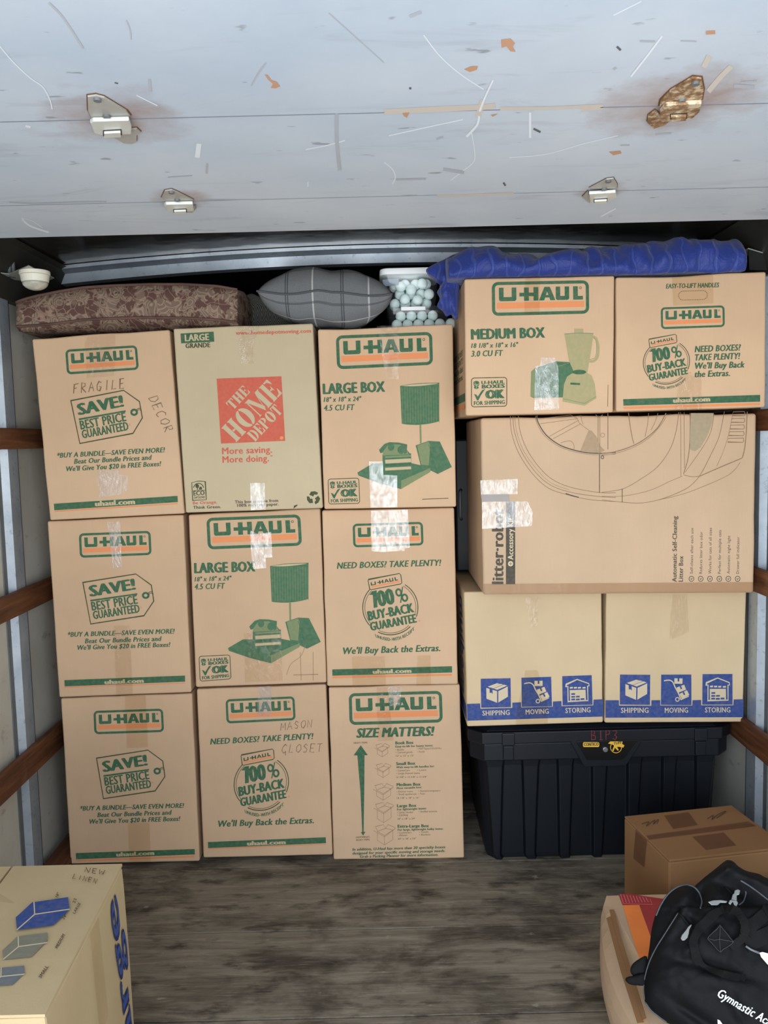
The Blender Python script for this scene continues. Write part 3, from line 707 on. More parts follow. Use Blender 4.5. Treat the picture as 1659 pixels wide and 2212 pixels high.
def stencil(a, word, p0, p1, h, mat, k=.0004):
    A_, B_ = Vector(p0), Vector(p1); d = B_-A_; u = d.normalized(); nr = Vector((u.y, -u.x)); wd = {'T': .9, 'H': 1.0, 'E': .85, 'O': 1.05, 'M': 1.3, 'D': 1.0, 'P': .9}; tot = sum(wd[c] for c in word); x0 = 0
    for ch in word:
        w = wd[ch]/tot; L = d.length
        q = lambda x, y: tuple(A_+d*(x0+w*(.04+.92*x))+nr*(h*y))
        pg = lambda *P: a.poly([q(x, y) for x, y in P], mat, k)
        def ring(cx, cy, rx, ry, ix, iy, a0, a1, n=14):
            for i in range(n):
                t0, t1 = [math.radians(a0+(a1-a0)*(i+j)/n) for j in (0, 1)]
                pg((cx+rx*math.cos(t0), cy+ry*math.sin(t0)), (cx+rx*math.cos(t1), cy+ry*math.sin(t1)), (cx+ix*math.cos(t1), cy+iy*math.sin(t1)), (cx+ix*math.cos(t0), cy+iy*math.sin(t0)))
        if ch == 'H': pg((.02, 0), (.44, 0), (.44, .04), (.38, .08), (.38, .92), (.44, .96), (.44, 1), (.02, 1), (.02, .96), (.08, .92), (.08, .08), (.02, .04)); pg((.56, 0), (.98, 0), (.98, .04), (.92, .08), (.92, .92), (.98, .96), (.98, 1), (.56, 1), (.56, .96), (.62, .92), (.62, .08), (.56, .04)); pg((.40, .44), (.60, .44), (.60, .54), (.40, .54))
        if ch == 'O': ring(.5, .5, .5, .52, .16, .44, 96, 264); ring(.5, .5, .5, .52, .16, .44, -84, 84)
        if ch == 'M': pg((.02, 0), (.2, 0), (.14, .06), (.14, .9), (.08, .9), (.08, .06)); pg((.0, 1), (.30, 1), (.62, .2), (.5, .0), (.14, .88)); pg((.5, .0), (.56, .14), (.78, 1), (.72, .9)); pg((.66, 0), (1, 0), (1, .04), (.95, .08), (.95, .92), (1, .96), (1, 1), (.76, 1), (.70, .80), (.70, .08), (.66, .04))
        if ch == 'E': pg((.02, 0), (.42, 0), (.42, 1), (.02, 1), (.02, .96), (.08, .92), (.08, .08), (.02, .04)); pg((.48, 1), (.48, .93), (.72, .90), (.9, .68), (.95, .68), (.93, 1)); pg((.48, 0), (.48, .07), (.74, .10), (.92, .34), (.97, .34), (.95, 0)); pg((.46, .46), (.62, .46), (.72, .34), (.72, .68), (.62, .54), (.46, .54))
        if ch == 'T': pg((.28, 0), (.72, 0), (.72, .04), (.66, .08), (.66, 1), (.34, 1), (.34, .08), (.28, .04)); pg((.30, 1), (.30, .93), (.16, .9), (.05, .66), (.0, .66), (.02, 1)); pg((.70, 1), (.70, .93), (.84, .9), (.95, .66), (1, .66), (.98, 1))
        if ch == 'D': pg((.02, 0), (.40, 0), (.40, 1), (.02, 1), (.02, .96), (.08, .92), (.08, .08), (.02, .04)); ring(.46, .5, .52, .5, .22, .42, -86, 86)
        if ch == 'P': pg((.02, 0), (.46, 0), (.46, .04), (.40, .08), (.40, 1), (.02, 1), (.02, .96), (.08, .92), (.08, .08), (.02, .04)); ring(.46, .73, .52, .27, .2, .2, -86, 86)
        x0 += w
# ---- column two
B3 = Carton('bottom box of the second column with CLOSET written by hand, on the floor', [(424.5, 1489), (704.2, 1478.5), (718.6, 1847), (438.9, 1853.5)], 2.815, .46, KRAFT, GB)
logoZ(B3, 410, 1460, 5.184, (400, 262), (1172, 228), (1186, 495), (412, 533))
a = B3.art(); a.zoom(410, 1460, 5.184); a.text('NEED BOXES? TAKE PLENTY!', (228, 768), (1388, 705), 62, GREEN, .03, .22); a.put(B3, 'printed_heading'); a = B3.art(); a.zoom(410, 1460, 5.184); a.text("We'll Buy Back the Extras.", (318, 1690), (1392, 1648), 66, GREEN, .03, .22); a.put(B3, 'printed_slogan')
seal(B3, affine([(566, 838), (892, 775), (592, 946)], Z(410, 1460, 5.184, (580, 885), (925, 818), (600, 1000))))
stripe(B3, Z(410, 1460, 5.184, (202, 1860), (1522, 1806), (1526, 1872), (205, 1928)), Z(410, 1460, 5.184, (206, 1932), (1524, 1880), (1524, 1888), (206, 1942)), *Z(410, 1460, 5.184, (642, 1898), (1075, 1882)), 6.6)
a = B3.art(); a.zoom(410, 1460, 5.184); a.hand('MASON', (1010, 612), (1385, 570), 82, 6, PEN); a.put(B3, 'handwriting', 'faint pencilled word'); a = B3.art(); a.zoom(410, 1460, 5.184); a.hand('CLOSET', (1020, 862), (1490, 852), 92, 6, PEN); a.line([(1068, 840), (1072, 890)], 7, PEN); a.put(B3, 'handwriting', 'pencilled CLOSET')
B3.tape(Z(410, 1460, 5.184, (768, 118), (920, 112), (908, 452), (755, 448)), TAPEW, 'bright shiny tape strip')
B2 = Carton('middle box of the second column, lamp picture with wide shiny tape over the word BOX', [(406.9, 1112), (691.4, 1098.5), (705.3, 1475), (422.8, 1485)], 2.80, .46, KRAFT, GB)
logoZ(B2, 390, 1080, 5.027, (280, 196), (1300, 156), (1320, 495), (298, 538))
a = B2.art(); a.zoom(390, 1080, 5.027); a.text('LARGE BOX', (148, 795), (815, 775), 104, GREEN, .05); a.text('18" x 18" x 24"', (152, 885), (556, 872), 46, GREEN, .03, .2); a.text('4.5 CU FT', (152, 972), (486, 962), 58, GREEN, .03, .2); a.put(B2, 'printed_size')
lamp_picture(B2, affine([(895, 705), (1285, 675), (912, 1085)], Z(390, 1080, 5.027, (972, 715), (1390, 680), (990, 1105))))
ok_badge(B2, quadmap(313, 258, *Z(390, 1080, 5.027, (197, 1695), (540, 1678), (552, 1945), (210, 1972))))
a = B2.art(); a.zoom(390, 1080, 5.027); a.line([(1225, 1900), (1495, 1893)], 6, GREYI); a.line(curve([(1150, 1900), (1200, 1780), (1310, 1690), (1360, 1560)]), 4, GREYI); a.line([(1440, 1650), (1440, 1960)], 4, GREYI); a.line([(1300, 1650), (1310, 1960)], 4, GREYI); a.put(B2, 'crease_marks')
B2.tape(Z(390, 1080, 5.027, (757, 400), (760, 330), (840, 370), (985, 345), (998, 622), (928, 626), (930, 738), (790, 750), (775, 640)), TAPEW, 'two shiny white tape strips'); B2.tape(Z(390, 1080, 5.027, (690, 1440), (1090, 1420), (1110, 1960), (700, 1980)), TAPE, 'wrinkled clear tape')
B1 = Carton('top box of the second column, square red orange emblem and LARGE GRANDE label', [(374, 709.5), (675.8, 698.4), (697.5, 1098), (401, 1108)], 2.75, .46, OLIVE, GB)
a = B1.art(); a.zoom(360, 680, 4.608)
a.poly([(138, 187), (468, 168), (474, 268), (145, 285)], GREEN); a.text('LARGE', (182, 264), (425, 252), 62, KNOCK, .035, 0, .0004); a.text('GRANDE', (188, 333), (436, 322), 44, DKG, .035); a.put(B1, 'size_label')
a = B1.art(); a.zoom(360, 680, 4.608); a.text('www.homedepotmoving.com', (688, 200), (1438, 178), 36, RED, .025); a.put(B1, 'web_address')
a = B1.art(); a.zoom(360, 680, 4.608)
a.poly([(498, 636), (1142, 612), (1180, 1254), (541, 1282)], RED)
stencil(a, 'THE', (660, 955), (838, 765), 104, OLIVE); stencil(a, 'HOME', (688, 1276), (1158, 772), 205, OLIVE); stencil(a, 'DEPOT', (880, 1268), (1162, 962), 118, OLIVE); a.ell(1145, 1226, 18, 18, ORANGE, .0004); a.put(B1, 'printed_logo', 'red orange square with stencil words on the diagonal')
a = B1.art(); a.zoom(360, 680, 4.608); a.text('More saving.', (552, 1388), (1050, 1372), 62, RED, .02); a.text('More doing.', (556, 1474), (1020, 1458), 62, RED, .02); a.text('™', (1030, 1420), (1055, 1418), 18, RED); a.put(B1, 'printed_slogan')
a = B1.art(); a.zoom(360, 680, 4.608); a.line([(250, 1670), (318, 1655), (384, 1660), (396, 1840), (260, 1848)], 7, DKG, closed=True); a.text('ECO', (268, 1800), (380, 1792), 42, DKG, .03); a.text('OPTIONS', (272, 1832), (382, 1824), 20, DKG, .02); a.line([(262, 1752), (388, 1746)], 5, DKG)
a.arc(318, 1730, 50, 52, 190, 350, 8, DKG); a.ell(305, 1705, 18, 20, DKG); a.poly([(302, 1705), (310, 1705), (312, 1742), (302, 1742)], DKG); a.poly([(322, 1722), (338, 1708), (352, 1720), (352, 1740), (324, 1742)], DKG)
a.text('Be Orange.', (262, 1888), (505, 1878), 28, RED, .02); a.text('Think Green.', (264, 1932), (542, 1924), 28, BLACKI, .02); a.put(B1, 'printed_badge')
a = B1.art(); a.zoom(360, 680, 4.608); a.text('This box is made from', (680, 1878), (1112, 1862), 28, BLACKI, .02); a.text('100% recycled paper.', (702, 1912), (1116, 1898), 28, BLACKI, .02); a.put(B1, 'small_print')
a = B1.art(); a.zoom(360, 680, 4.608)
for k in range(3):
    an = math.radians(-90+120*k); c_, s_ = math.cos(an), math.sin(an); cx, cy = 1462, 1822
    R_ = lambda x, y: (cx+x*c_-y*s_, cy+x*s_+y*c_)
    a.poly([R_(x, y) for x, y in ((30, -42), (62, -25), (66, 14), (50, 46), (30, 32), (34, 8), (14, -2))], DKG)
a.put(B1, 'recycling_mark'); a = B1.art(); a.zoom(360, 680, 4.608); a.poly([(1268, 1900), (1306, 1888), (1296, 1905), (1280, 1915), (1262, 1930)], PENDK); a.put(B1, 'torn_hole')
B1.tape(Z(360, 680, 4.608, (705, 118), (925, 108), (862, 330), (870, 488), (735, 490)), TAPE); B1.tape(Z(360, 680, 4.608, (832, 1674), (975, 1672), (985, 1940), (840, 1944)), TAPEW, 'bright shiny tape strip')
# ---- column three
C3 = Carton('bottom box of the third column headed SIZE MATTERS with a size chart, on the floor', [(709.6, 1485.5), (993.2, 1478.5), (1002.9, 1854.5), (720.3, 1857.5)], 2.815, .46, KRAFT2, GB)
logoZ(C3, 700, 1460, 5.184, (276, 196), (1318, 166), (1330, 520), (286, 550))
a = C3.art(); a.zoom(700, 1460, 5.184); a.text('SIZE MATTERS!', (360, 692), (1240, 668), 98, GREEN, .05, .22); a.put(C3, 'printed_heading')
a = C3.art(); a.zoom(750, 1590, 6.636)
a.poly([(195, 130), (295, 272), (248, 274), (246, 700), (236, 1370), (262, 1372), (228, 1425), (196, 1378), (216, 1372), (190, 800), (145, 276), (92, 276)], GREEN); a.text('HEAVY ITEMS', (92, 110), (290, 104), 22, DKG, .01); a.text('LIGHTWEIGHT,', (125, 1462), (328, 1454), 22, DKG, .01); a.text('BULKY ITEMS', (130, 1500), (322, 1494), 22, DKG, .01); a.put(C3, 'printed_arrow', 'tapering green double arrow')
a = C3.art(); a.zoom(750, 1590, 6.636)
def openbox(x0, x1, yt, ym, yb):
    xm = (x0+x1)/2; w = x1-x0; L = lambda *p: a.line(p, 4, GREYI)
    L((x0+.18*w, ym-.02*w), (x0+.18*w, yb-.2*w), (xm, yb), (x1-.13*w, yb-.24*w), (x1-.13*w, ym-.1*w)); L((xm, ym+.12*w), (xm, yb)); L((x0+.18*w, ym-.06*w), (xm, ym+.12*w), (x1-.13*w, ym-.12*w))
    L((x0+.18*w, ym-.06*w), (x0+.1*w, ym-.28*w), (x0+.46*w, yt), (x0+.55*w, yt+.17*w), (x0+.18*w, ym-.06*w)); L((x0+.55*w, yt+.17*w), (x0+.66*w, yt), (x1, yt+.14*w), (x1-.13*w, ym-.12*w), (x0+.55*w, yt+.17*w))
    L((x0, ym-.1*w), (xm, ym+.18*w), (x1, ym-.2*w))
for n_, args in enumerate(((390, 612, 105, 190, 298), (395, 630, 390, 480, 596), (370, 662, 680, 790, 918), (378, 668, 950, 1060, 1240), (375, 695, 1268, 1385, 1560))):
    a = C3.art(); a.zoom(750, 1590, 6.636); openbox(*args); a.put(C3, 'box_drawing', 'outline drawing of an open box')
a = C3.art(); a.zoom(750, 1590, 6.636)
for y, x, t, w, s1, w1, l in ((118, 690, 'Book Box', 262, 'Easy-to-lift for heavy items:', 540, [('• Books', 694, 209, 118), ('• VHS Tapes/CDs/DVDs', 1000, 192, 350), ('• Canned goods', 696, 246, 240), ('• Tools', 1002, 238, 105), ('12" x 12" x 12"', 698, 296, 258)]),
                        (416, 700, 'Small Box', 278, 'With easy-to-lift handles for:', 552, [('• Canned jars', 702, 506, 195), ('• Linens', 1008, 500, 125), ('• Large framed items', 706, 546, 335), ('16 3/8" x 12 5/8" x 12 5/8"', 704, 600, 440)]),
                        (716, 708, 'Medium Box', 345, 'Most versatile box:', 362, [('• Kitchen items', 710, 808, 230), ('• Games/computers', 1018, 798, 315), ('• Small appliances', 712, 846, 280), ('• Toys', 1020, 840, 92), ('18 1/8" x 18" x 16"', 712, 900, 320)]),
                        (1020, 714, 'Large Box', 280, 'For lightweight items:', 422, [('• Lamp shades', 718, 1106, 225), ('• Stuffed animals', 1026, 1094, 262), ('• Clothing', 720, 1146, 150), ('18" x 18" x 24"', 722, 1198, 255)]),
                        (1312, 722, 'Extra-Large Box', 450, 'For large, lightweight bulky items:', 655, [('• Comforters', 724, 1398, 195), ('• Towels', 1032, 1388, 130), ('• Pillows', 726, 1436, 132), ('• Blankets', 1034, 1426, 155), ('24" x 18" x 24"', 726, 1484, 262)])):
    a.text(t, (x, y), (x+w, y-8), 40, GREEN, .04); a.text(s1, (x+2, y+45), (x+w1, y+28), 27, GREEN, .03)
    for tt, xx, yy, ww in l: a.text(tt, (xx, yy), (xx+ww, yy-6), 23, DKG, .0)
for t, x0, y0, x1, y1 in (('In addition, U-Haul has more than 20 specialty boxes', 75, 1642, 1408, 1606), ('designed for your specific moving and storage needs.', 75, 1698, 1405, 1660), ('Grab a Packing Planner for more information.', 182, 1744, 1305, 1716)): a.text(t, (x0, y0), (x1, y1), 36, GREEN, .03, .2)
a.put(C3, 'printed_chart')
C3.tape(Z(700, 1460, 5.184, (715, 125), (868, 122), (850, 330), (735, 335)), TAPEW, 'short shiny tape end'); C3.tape(Z(700, 1460, 5.184, (590, 128), (715, 125), (735, 335), (780, 720), (600, 725)), TAPE)
C2 = Carton('middle box of the third column with a buy-back seal and tape over its logo', [(695.4, 1102.5), (981.2, 1096.5), (989.4, 1478.5), (706.6, 1482.7)], 2.80, .46, KRAFT2, GB)
logoZ(C2, 680, 1080, 4.88, (398, 252), (1138, 230), (1147, 478), (406, 500))
a = C2.art(); a.zoom(680, 1080, 4.88); a.text('NEED BOXES? TAKE PLENTY!', (232, 725), (1335, 692), 62, GREEN, .03, .22); a.put(C2, 'printed_heading'); a = C2.art(); a.zoom(680, 1080, 4.88); a.text("We'll Buy Back the Extras.", (298, 1625), (1325, 1592), 66, GREEN, .03, .22); a.put(C2, 'printed_slogan')
seal(C2, lambda x, y: (680+x/4.88, 1080+y/4.88))
stripe(C2, Z(680, 1080, 4.88, (184, 1786), (1446, 1752), (1448, 1818), (186, 1852)), Z(680, 1080, 4.88, (187, 1858), (1446, 1832), (1446, 1852), (188, 1880)), *Z(680, 1080, 4.88, (610, 1832), (1020, 1820)), 6.6)
C2.tape(Z(680, 1080, 4.88, (593, 114), (980, 100), (1002, 500), (948, 510), (945, 535), (805, 540), (745, 550), (600, 540)), TAPEW, 'wide shiny white tape patch'); C2.tape(Z(680, 1080, 4.88, (390, 1650), (735, 1645), (750, 1955), (400, 1960)), TAPED); C2.tape(Z(680, 1080, 4.88, (1080, 1640), (1220, 1635), (1225, 1950), (1070, 1955)), TAPED)
C1 = Carton('top box of the third column, lamp picture with shiny tape over the books', [(686.3, 710), (978.2, 699.5), (985.8, 1095), (700.4, 1100)], 2.75, .46, KRAFT2, GB, sag=(.25, .22, .006))
logoZ(C1, 670, 680, 4.608, (255, 208), (1213, 170), (1223, 498), (268, 543))
a = C1.art(); a.zoom(670, 680, 4.608); a.text('LARGE BOX', (126, 790), (748, 765), 98, GREEN, .05); a.text('18" x 18" x 24"', (134, 868), (512, 858), 44, GREEN, .03, .2); a.text('4.5 CU FT', (136, 956), (445, 948), 54, GREEN, .03, .2); a.put(C1, 'printed_size')
lamp_picture(C1, lambda x, y: (670+x/4.608, 680+y/4.608))
ok_badge(C1, quadmap(313, 258, *Z(670, 680, 4.608, (175, 1632), (488, 1622), (497, 1880), (183, 1888))))
a = C1.art(); a.zoom(670, 680, 4.608); a.line([(1115, 1836), (1376, 1826)], 6, BLACKI); a.put(C1, 'small_print')
C1.tape(Z(670, 680, 4.608, (586, 1460), (724, 1458), (728, 1592), (866, 1600), (868, 1915), (600, 1918)), TAPEW, 'shiny white tape strips'); C1.tape(Z(670, 680, 4.608, (668, 112), (885, 105), (880, 640), (755, 640)), TAPE)
# ---- right stack
F1q = [(1002, 1279), (1300, 1274), (1303.3, 1561), (1009, 1570)]
F1 = Carton('left one of the two cream boxes with blue SHIPPING MOVING STORING squares', F1q, 2.75, .457, CREAM, 'cream boxes on the black storage chest')
F2 = Carton('right one of the two cream boxes with blue SHIPPING MOVING STORING squares', [(1310, 1273), (1613.3, 1267), (1604.7, 1560), (1306.3, 1562)], 2.75, .457, CREAM, 'cream boxes on the black storage chest')
def blue_print(bx, f, left, right, tops, bots):
    """f maps the crop of the left box to this one"""
    a = bx.art(); a.fn = f
    a.poly([(178, 1292), (310, 1288), (312, 1340), (630, 1332), (630, 1280), (716, 1276), (718, 1328), (1032, 1320), (1034, 1268), (1118, 1264), (1120, 1315), (1436, 1306), (1438, 1250), (1534, 1245), (1536, 1418), (182, 1460)], BLUEI)
    a.put(bx, 'printed_band', 'blue printed band')
    a = bx.art(); a.fn = f
    a.poly([(315, 1042), (612, 1036), (616, 1325), (320, 1330)], BLUEI)
    a.poly([(370, 1132), (478, 1165), (478, 1280), (372, 1240)], KNOCKB, .0004); a.poly([(490, 1165), (584, 1118), (586, 1220), (490, 1278)], KNOCKB, .0004)
    a.poly([(384, 1120), (475, 1086), (505, 1092), (410, 1130)], KNOCKB, .0004); a.poly([(445, 1140), (545, 1100), (578, 1110), (480, 1152)], KNOCKB, .0004); a.poly([(402, 1142), (432, 1150), (434, 1192), (418, 1178), (404, 1184)], BLUEI, .0008)
    a.poly([(414, 1128), (512, 1092), (538, 1098), (440, 1138)], KNOCKB, .0004); a.put(bx, 'shipping_square', 'blue square with a parcel')
    a = bx.art(); a.fn = f
    a.poly([(720, 1032), (1016, 1022), (1024, 1316), (724, 1322)], BLUEI)
    a.line(curve([(748, 1090), (800, 1082), (835, 1100), (860, 1150), (890, 1200), (918, 1262)]), 11, KNOCKB, .0004); a.arc(884, 1264, 18, 18, 0, 360, 9, KNOCKB, k=.0004)
    for cx, cy, rr, ww in ((890, 1088, 0, 80), (920, 1160, -22, 82), (952, 1215, -28, 82)):
        c_, s_ = math.cos(math.radians(rr)), math.sin(math.radians(rr)); q = lambda x, y: (cx+x*c_-y*s_, cy+x*s_+y*c_)
        a.poly([q(-ww/2, -26), q(-8, -26), q(-8, 26), q(-ww/2, 26)], KNOCKB, .0004); a.poly([q(8, -26), q(ww/2, -26), q(ww/2, 26), q(8, 26)], KNOCKB, .0004); a.poly([q(-8, 4), q(8, 4), q(8, 26), q(-8, 26)], KNOCKB, .0004)
    a.line([(915, 1268), (995, 1230)], 9, KNOCKB, .0004); a.put(bx, 'moving_square', 'blue square with a hand truck')
    a = bx.art(); a.fn = f
    a.poly([(1126, 1016), (1420, 1006), (1428, 1300), (1130, 1308)], BLUEI)
    a.line([(1176, 1120), (1165, 1120), (1165, 1098), (1275, 1048), (1392, 1090), (1392, 1112), (1380, 1114)], 10, KNOCKB, .0004); a.line([(1182, 1115), (1184, 1268), (1382, 1258), (1378, 1110)], 10, KNOCKB, .0004)
    a.poly([(1200, 1155), (1358, 1150), (1362, 1252), (1204, 1260)], KNOCKB, .0004)
    for x in (1202, 1242, 1282, 1328): a.poly([(x, 1124), (x+30, 1122), (x+30, 1138), (x, 1140)], KNOCKB, .0004)
    for x, y in ((1216, 1186), (1216, 1214), (1262, 1212), (1216, 1240), (1262, 1240), (1308, 1236)): a.poly([(x, y), (x+38, y-2), (x+38, y+14), (x, y+16)], BLUEI, .0008)
    a.put(bx, 'storing_square', 'blue square with a storehouse')
    for t, p0, p1 in (('SHIPPING', (332, 1408), (604, 1400)), ('MOVING', (763, 1396), (992, 1388)), ('STORING', (1158, 1382), (1408, 1374))):
        a = bx.art(); a.fn = f; a.text(t, p0, p1, 46, KNOCKB, .015, 0, .0005); a.put(bx, 'printed_word')
f1 = lambda x, y: (970+x/4.608, 1240+y/4.608)
blue_print(F1, f1, 0, 0, 0, 0)
blue_print(F2, affine([(178, 1292), (1534, 1245), (182, 1460)], Z(1290, 1240, 4.496, (80, 1225), (1420, 1215), (80, 1395))), 0, 0, 0, 0)
F1.tape(Z(970, 1240, 4.608, (755, 230), (900, 225), (880, 520), (810, 530)), TAPE); F1.tape(Z(970, 1240, 4.608, (760, 955), (880, 955), (985, 1320), (980, 1490), (660, 1505), (680, 1330)), TAPED)
F2.tape(Z(1290, 1240, 4.496, (720, 200), (870, 195), (890, 560), (700, 640)), TAPE)
sideF = Face((F1.q[0].x-.0003, 0, 0), (-1, 0, 0))
a = Art(sideF, .001); p = lambda y, z: Vector((F1.q[3].x-.0012, y, z))
zb = F1.loc.z
a.mb.poly([p(2.757, zb+.02), p(3.19, zb+.02), p(3.19, zb+.072), p(2.757, zb+.072)], BLUEI)
vs, fs = glyphs('medium', .04, 0); a.mb.raw([Vector((F1.q[0].x-.0012+(F1.q[3].x-F1.q[0].x)*0, 2.79+.11*(1-y), zb+.09+x*.34)) for x, y in glyph0('medium', .01, 0)[0]], fs, BLUEI)
a.put(F1, 'side_print', 'blue side lettering')
E_ = Carton('wide tan carton lying sideways with machine line drawing and a feature list', [(1038.5, 903), (1635, 893), (1629, 1281), (1043.8, 1285.5)], 2.62, .46, TAN, amp=.006, r=.009)
a = E_.art(); a.zoom(970, 860, 4.608)
a.text('litter·robot', (540, 1852), (540, 1104), 108, BADGE, .03); a.put(E_, 'product_word', 'vertical lettering')
a = E_.art(); a.zoom(970, 860, 4.608); a.poly([(566, 1852), (566, 1030), (658, 1030), (658, 1852)], BADGE); a.text('Accessory Kit', (638, 1608), (638, 1190), 52, KNOCKB, .02, 0, .0005); a.ell(612, 1648, 26, 26, KNOCKB, .0005); a.line([(612, 1632), (612, 1664)], 5, BADGE, .0009); a.line([(596, 1648), (628, 1648)], 5, BADGE, .0009); a.put(E_, 'accessory_strip', 'dark vertical strip with light lettering')
a = E_.art(); a.zoom(970, 860, 4.608); L = lambda w, *p: a.line(curve(p, 8), w, GREYI)
top = lambda x: 0
for pts, w in ((((610, 180), (622, 340), (690, 540), (820, 740), (980, 890), (1170, 960), (1400, 1010), (1659, 1030)), 5), (((635, 180), (650, 330), (720, 530), (850, 725), (1000, 860), (1200, 935), (1450, 975), (1659, 990)), 5), (((690, 178), (705, 320), (770, 500), (890, 680), (1030, 810), (1220, 890), (1500, 940), (1659, 942)), 5),
               (((655, 180), (672, 330), (740, 520), (870, 705), (1010, 840), (1200, 915)), 3)): L(w, *pts)
a.line(curve([(875, 172), (885, 240), (960, 360), (1080, 455), (1200, 505), (1350, 540), (1500, 550), (1659, 540)], 8), 10, BADGE); L(4, (862, 175), (872, 245), (945, 370), (1070, 468), (1195, 520), (1350, 555), (1500, 565), (1659, 558))
for p in (((895, 205), (1200, 170)), ((908, 255), (1280, 205)), ((1000, 380), (1290, 220)), ((1035, 405), (1310, 255)), ((1200, 165), (1270, 200), (1300, 250), (1390, 320)), ((1310, 170), (1320, 220), (1335, 260)), ((1110, 445), (1200, 425), (1240, 460), (1243, 510))): L(4, *p)
a.line([(1483, 190), (1483, 430)], 6, GREYI); a.line([(1500, 190), (1500, 545)], 5, GREYI); a.line([(1580, 155), (1580, 510)], 6, GREYI); a.line([(1497, 560), (1497, 942)], 7, BADGE); L(5, (1460, 165), (1490, 190), (1530, 165))
a.poly([(1390, 320), (1420, 325), (1480, 400), (1500, 470), (1550, 520), (1500, 548), (1305, 525)], ink('hatch_grey', (160, 138, 112), .3)); a.arc(1528, 368, 20, 20, 0, 360, 4, GREYI); a.arc(1526, 588, 13, 15, 0, 360, 7, BADGE); a.line(curve([(1160, 950), (1240, 975), (1290, 988)]), 10, BADGE)
a.zoom(1300, 860, 4.62)
for pts, w in ((((0, 550), (120, 538), (300, 480), (440, 400), (560, 290), (640, 150)), 9), (((0, 570), (120, 556), (300, 498), (460, 405), (580, 280), (640, 190)), 4), (((0, 940), (210, 905), (400, 800), (560, 680), (680, 510), (740, 330), (768, 140)), 5),
               (((0, 980), (230, 975), (480, 920), (680, 830), (800, 780)), 4), (((0, 1015), (200, 1038), (400, 1046), (600, 1005), (800, 925), (900, 860), (985, 760), (1080, 580), (1170, 380), (1222, 135)), 5), (((500, 1030), (800, 960), (1040, 870), (1240, 780), (1330, 710), (1380, 640)), 4),
               (((265, 145), (280, 260), (300, 380), (320, 455)), 7), (((466, 150), (455, 270), (430, 385)), 4), (((560, 150), (530, 240), (490, 320)), 4), (((785, 140), (788, 400), (788, 780)), 4), (((820, 140), (822, 400), (825, 700)), 4), (((880, 150), (880, 400), (860, 600), (815, 755)), 7), (((815, 765), (900, 785), (980, 778)), 5), (((975, 780), (1180, 690), (1395, 600)), 8), (((1450, 135), (1440, 340), (1425, 500), (1400, 600)), 8), (((1300, 180), (1260, 380), (1200, 560), (1145, 680)), 3), (((1120, 160), (1085, 340), (1000, 500), (830, 740)), 4)):
    a.line(curve(pts, 8), w, GREYI)
a.line([(60, 150), (60, 510)], 7, GREYI); a.line([(203, 905), (203, 1040)], 6, BADGE)
a.poly([(888, 150), (1115, 150), (1100, 250), (1050, 380), (985, 490), (930, 530), (890, 520), (876, 500)], ink('soft_grey_ink', (158, 146, 120), .3))
for k in range(5):
    y = 135+k*66; sx_ = 1310-k*12; a.line([(1425-k*3, y), (sx_, y+3), (sx_-8, y+40), (1420-k*3, y+42), (1428-k*3, y+30), (1425-k*3, y)], 6, GREYI)
a.put(E_, 'printed_picture', 'thin line drawing of a round machine')
a = E_.art(); a.zoom(1300, 860, 4.62); a.text('Automatic Self-Cleaning', (745, 1835), (750, 1178), 42, BADGE, .02); a.text('Litter Box', (808, 1832), (812, 1575), 42, BADGE, .02)
for x, t, y1 in ((908, 'Self-cleans after each use', 1296), (1000, 'Reduces litter box odor', 1334), (1092, 'Works for cats of all sizes', 1294), (1186, 'Perfect for multiple cats', 1318), (1276, 'Automatic night light', 1372), (1368, 'Drawer full indicator', 1384)):
    a.text(t, (x, 1752), (x+5, y1), 27, BADGE, .0); a.arc(x-14, 1803, 24, 26, 0, 360, 6, BADGE, n=20); a.line([(x-24, 1800), (x-14, 1810), (x-6, 1795)], 5, BADGE)
a.put(E_, 'feature_list')
E_.tape(Z(1030, 1020, 8.508, (62, 150), (750, 122), (745, 400), (75, 410)), TAPEW, 'upper bright tape strip'); E_.tape(Z(1030, 1020, 8.508, (90, 545), (930, 535), (1030, 740), (1010, 990), (95, 1040)), TAPEW, 'lower bright tape strips'); E_.tape(Z(1030, 1020, 8.508, (75, 412), (590, 402), (600, 536), (90, 543)), tape_mat('grey_tape', .02, .04, (.55, .55, .6), .2, 20, .25), 'grey tape strip')
E_.tape([(1044, 1261), (1629, 1257), (1629, 1279), (1044, 1283)], tape_mat('brown_strip_tape', .004, .015, (.84, .78, .72), .15, 20, 0), 'brown tape along the bottom edge')
D1 = Carton('left one of the two upper right boxes, MEDIUM BOX with a blender and toaster picture', [(1003.2, 602.4), (1328, 595.2), (1325, 890.5), (1006, 898)], 2.55, .457, KRAFT2, amp=.002)
logoZ(D1, 1010, 580, 5.027, (262, 148), (1316, 128), (1320, 490), (266, 516))
a = D1.art(); a.zoom(1010, 580, 5.027); a.text('MEDIUM BOX', (36, 772), (842, 750), 106, GREEN, .05); a.text('18 1/8" x 18" x 16"', (38, 864), (552, 852), 48, GREEN, .03, .2); a.text('3.0 CU FT', (38, 958), (388, 948), 60, GREEN, .03, .2); a.put(D1, 'printed_size')
a = D1.art(); a.zoom(1010, 580, 5.027)
a.poly([(690, 1120), (735, 1080), (960, 1008), (1180, 1022), (1190, 1120), (1100, 1180), (1050, 1250), (1035, 1400), (720, 1408), (682, 1390)], GREEN3); a.poly([(690, 1120), (735, 1080), (735, 1405), (682, 1390)], GREEN2, .0003); a.line([(960, 1035), (1110, 1045)], 12, GREEN, .0003); a.line([(930, 1075), (1100, 1030)], 6, GREEN2, .0003)
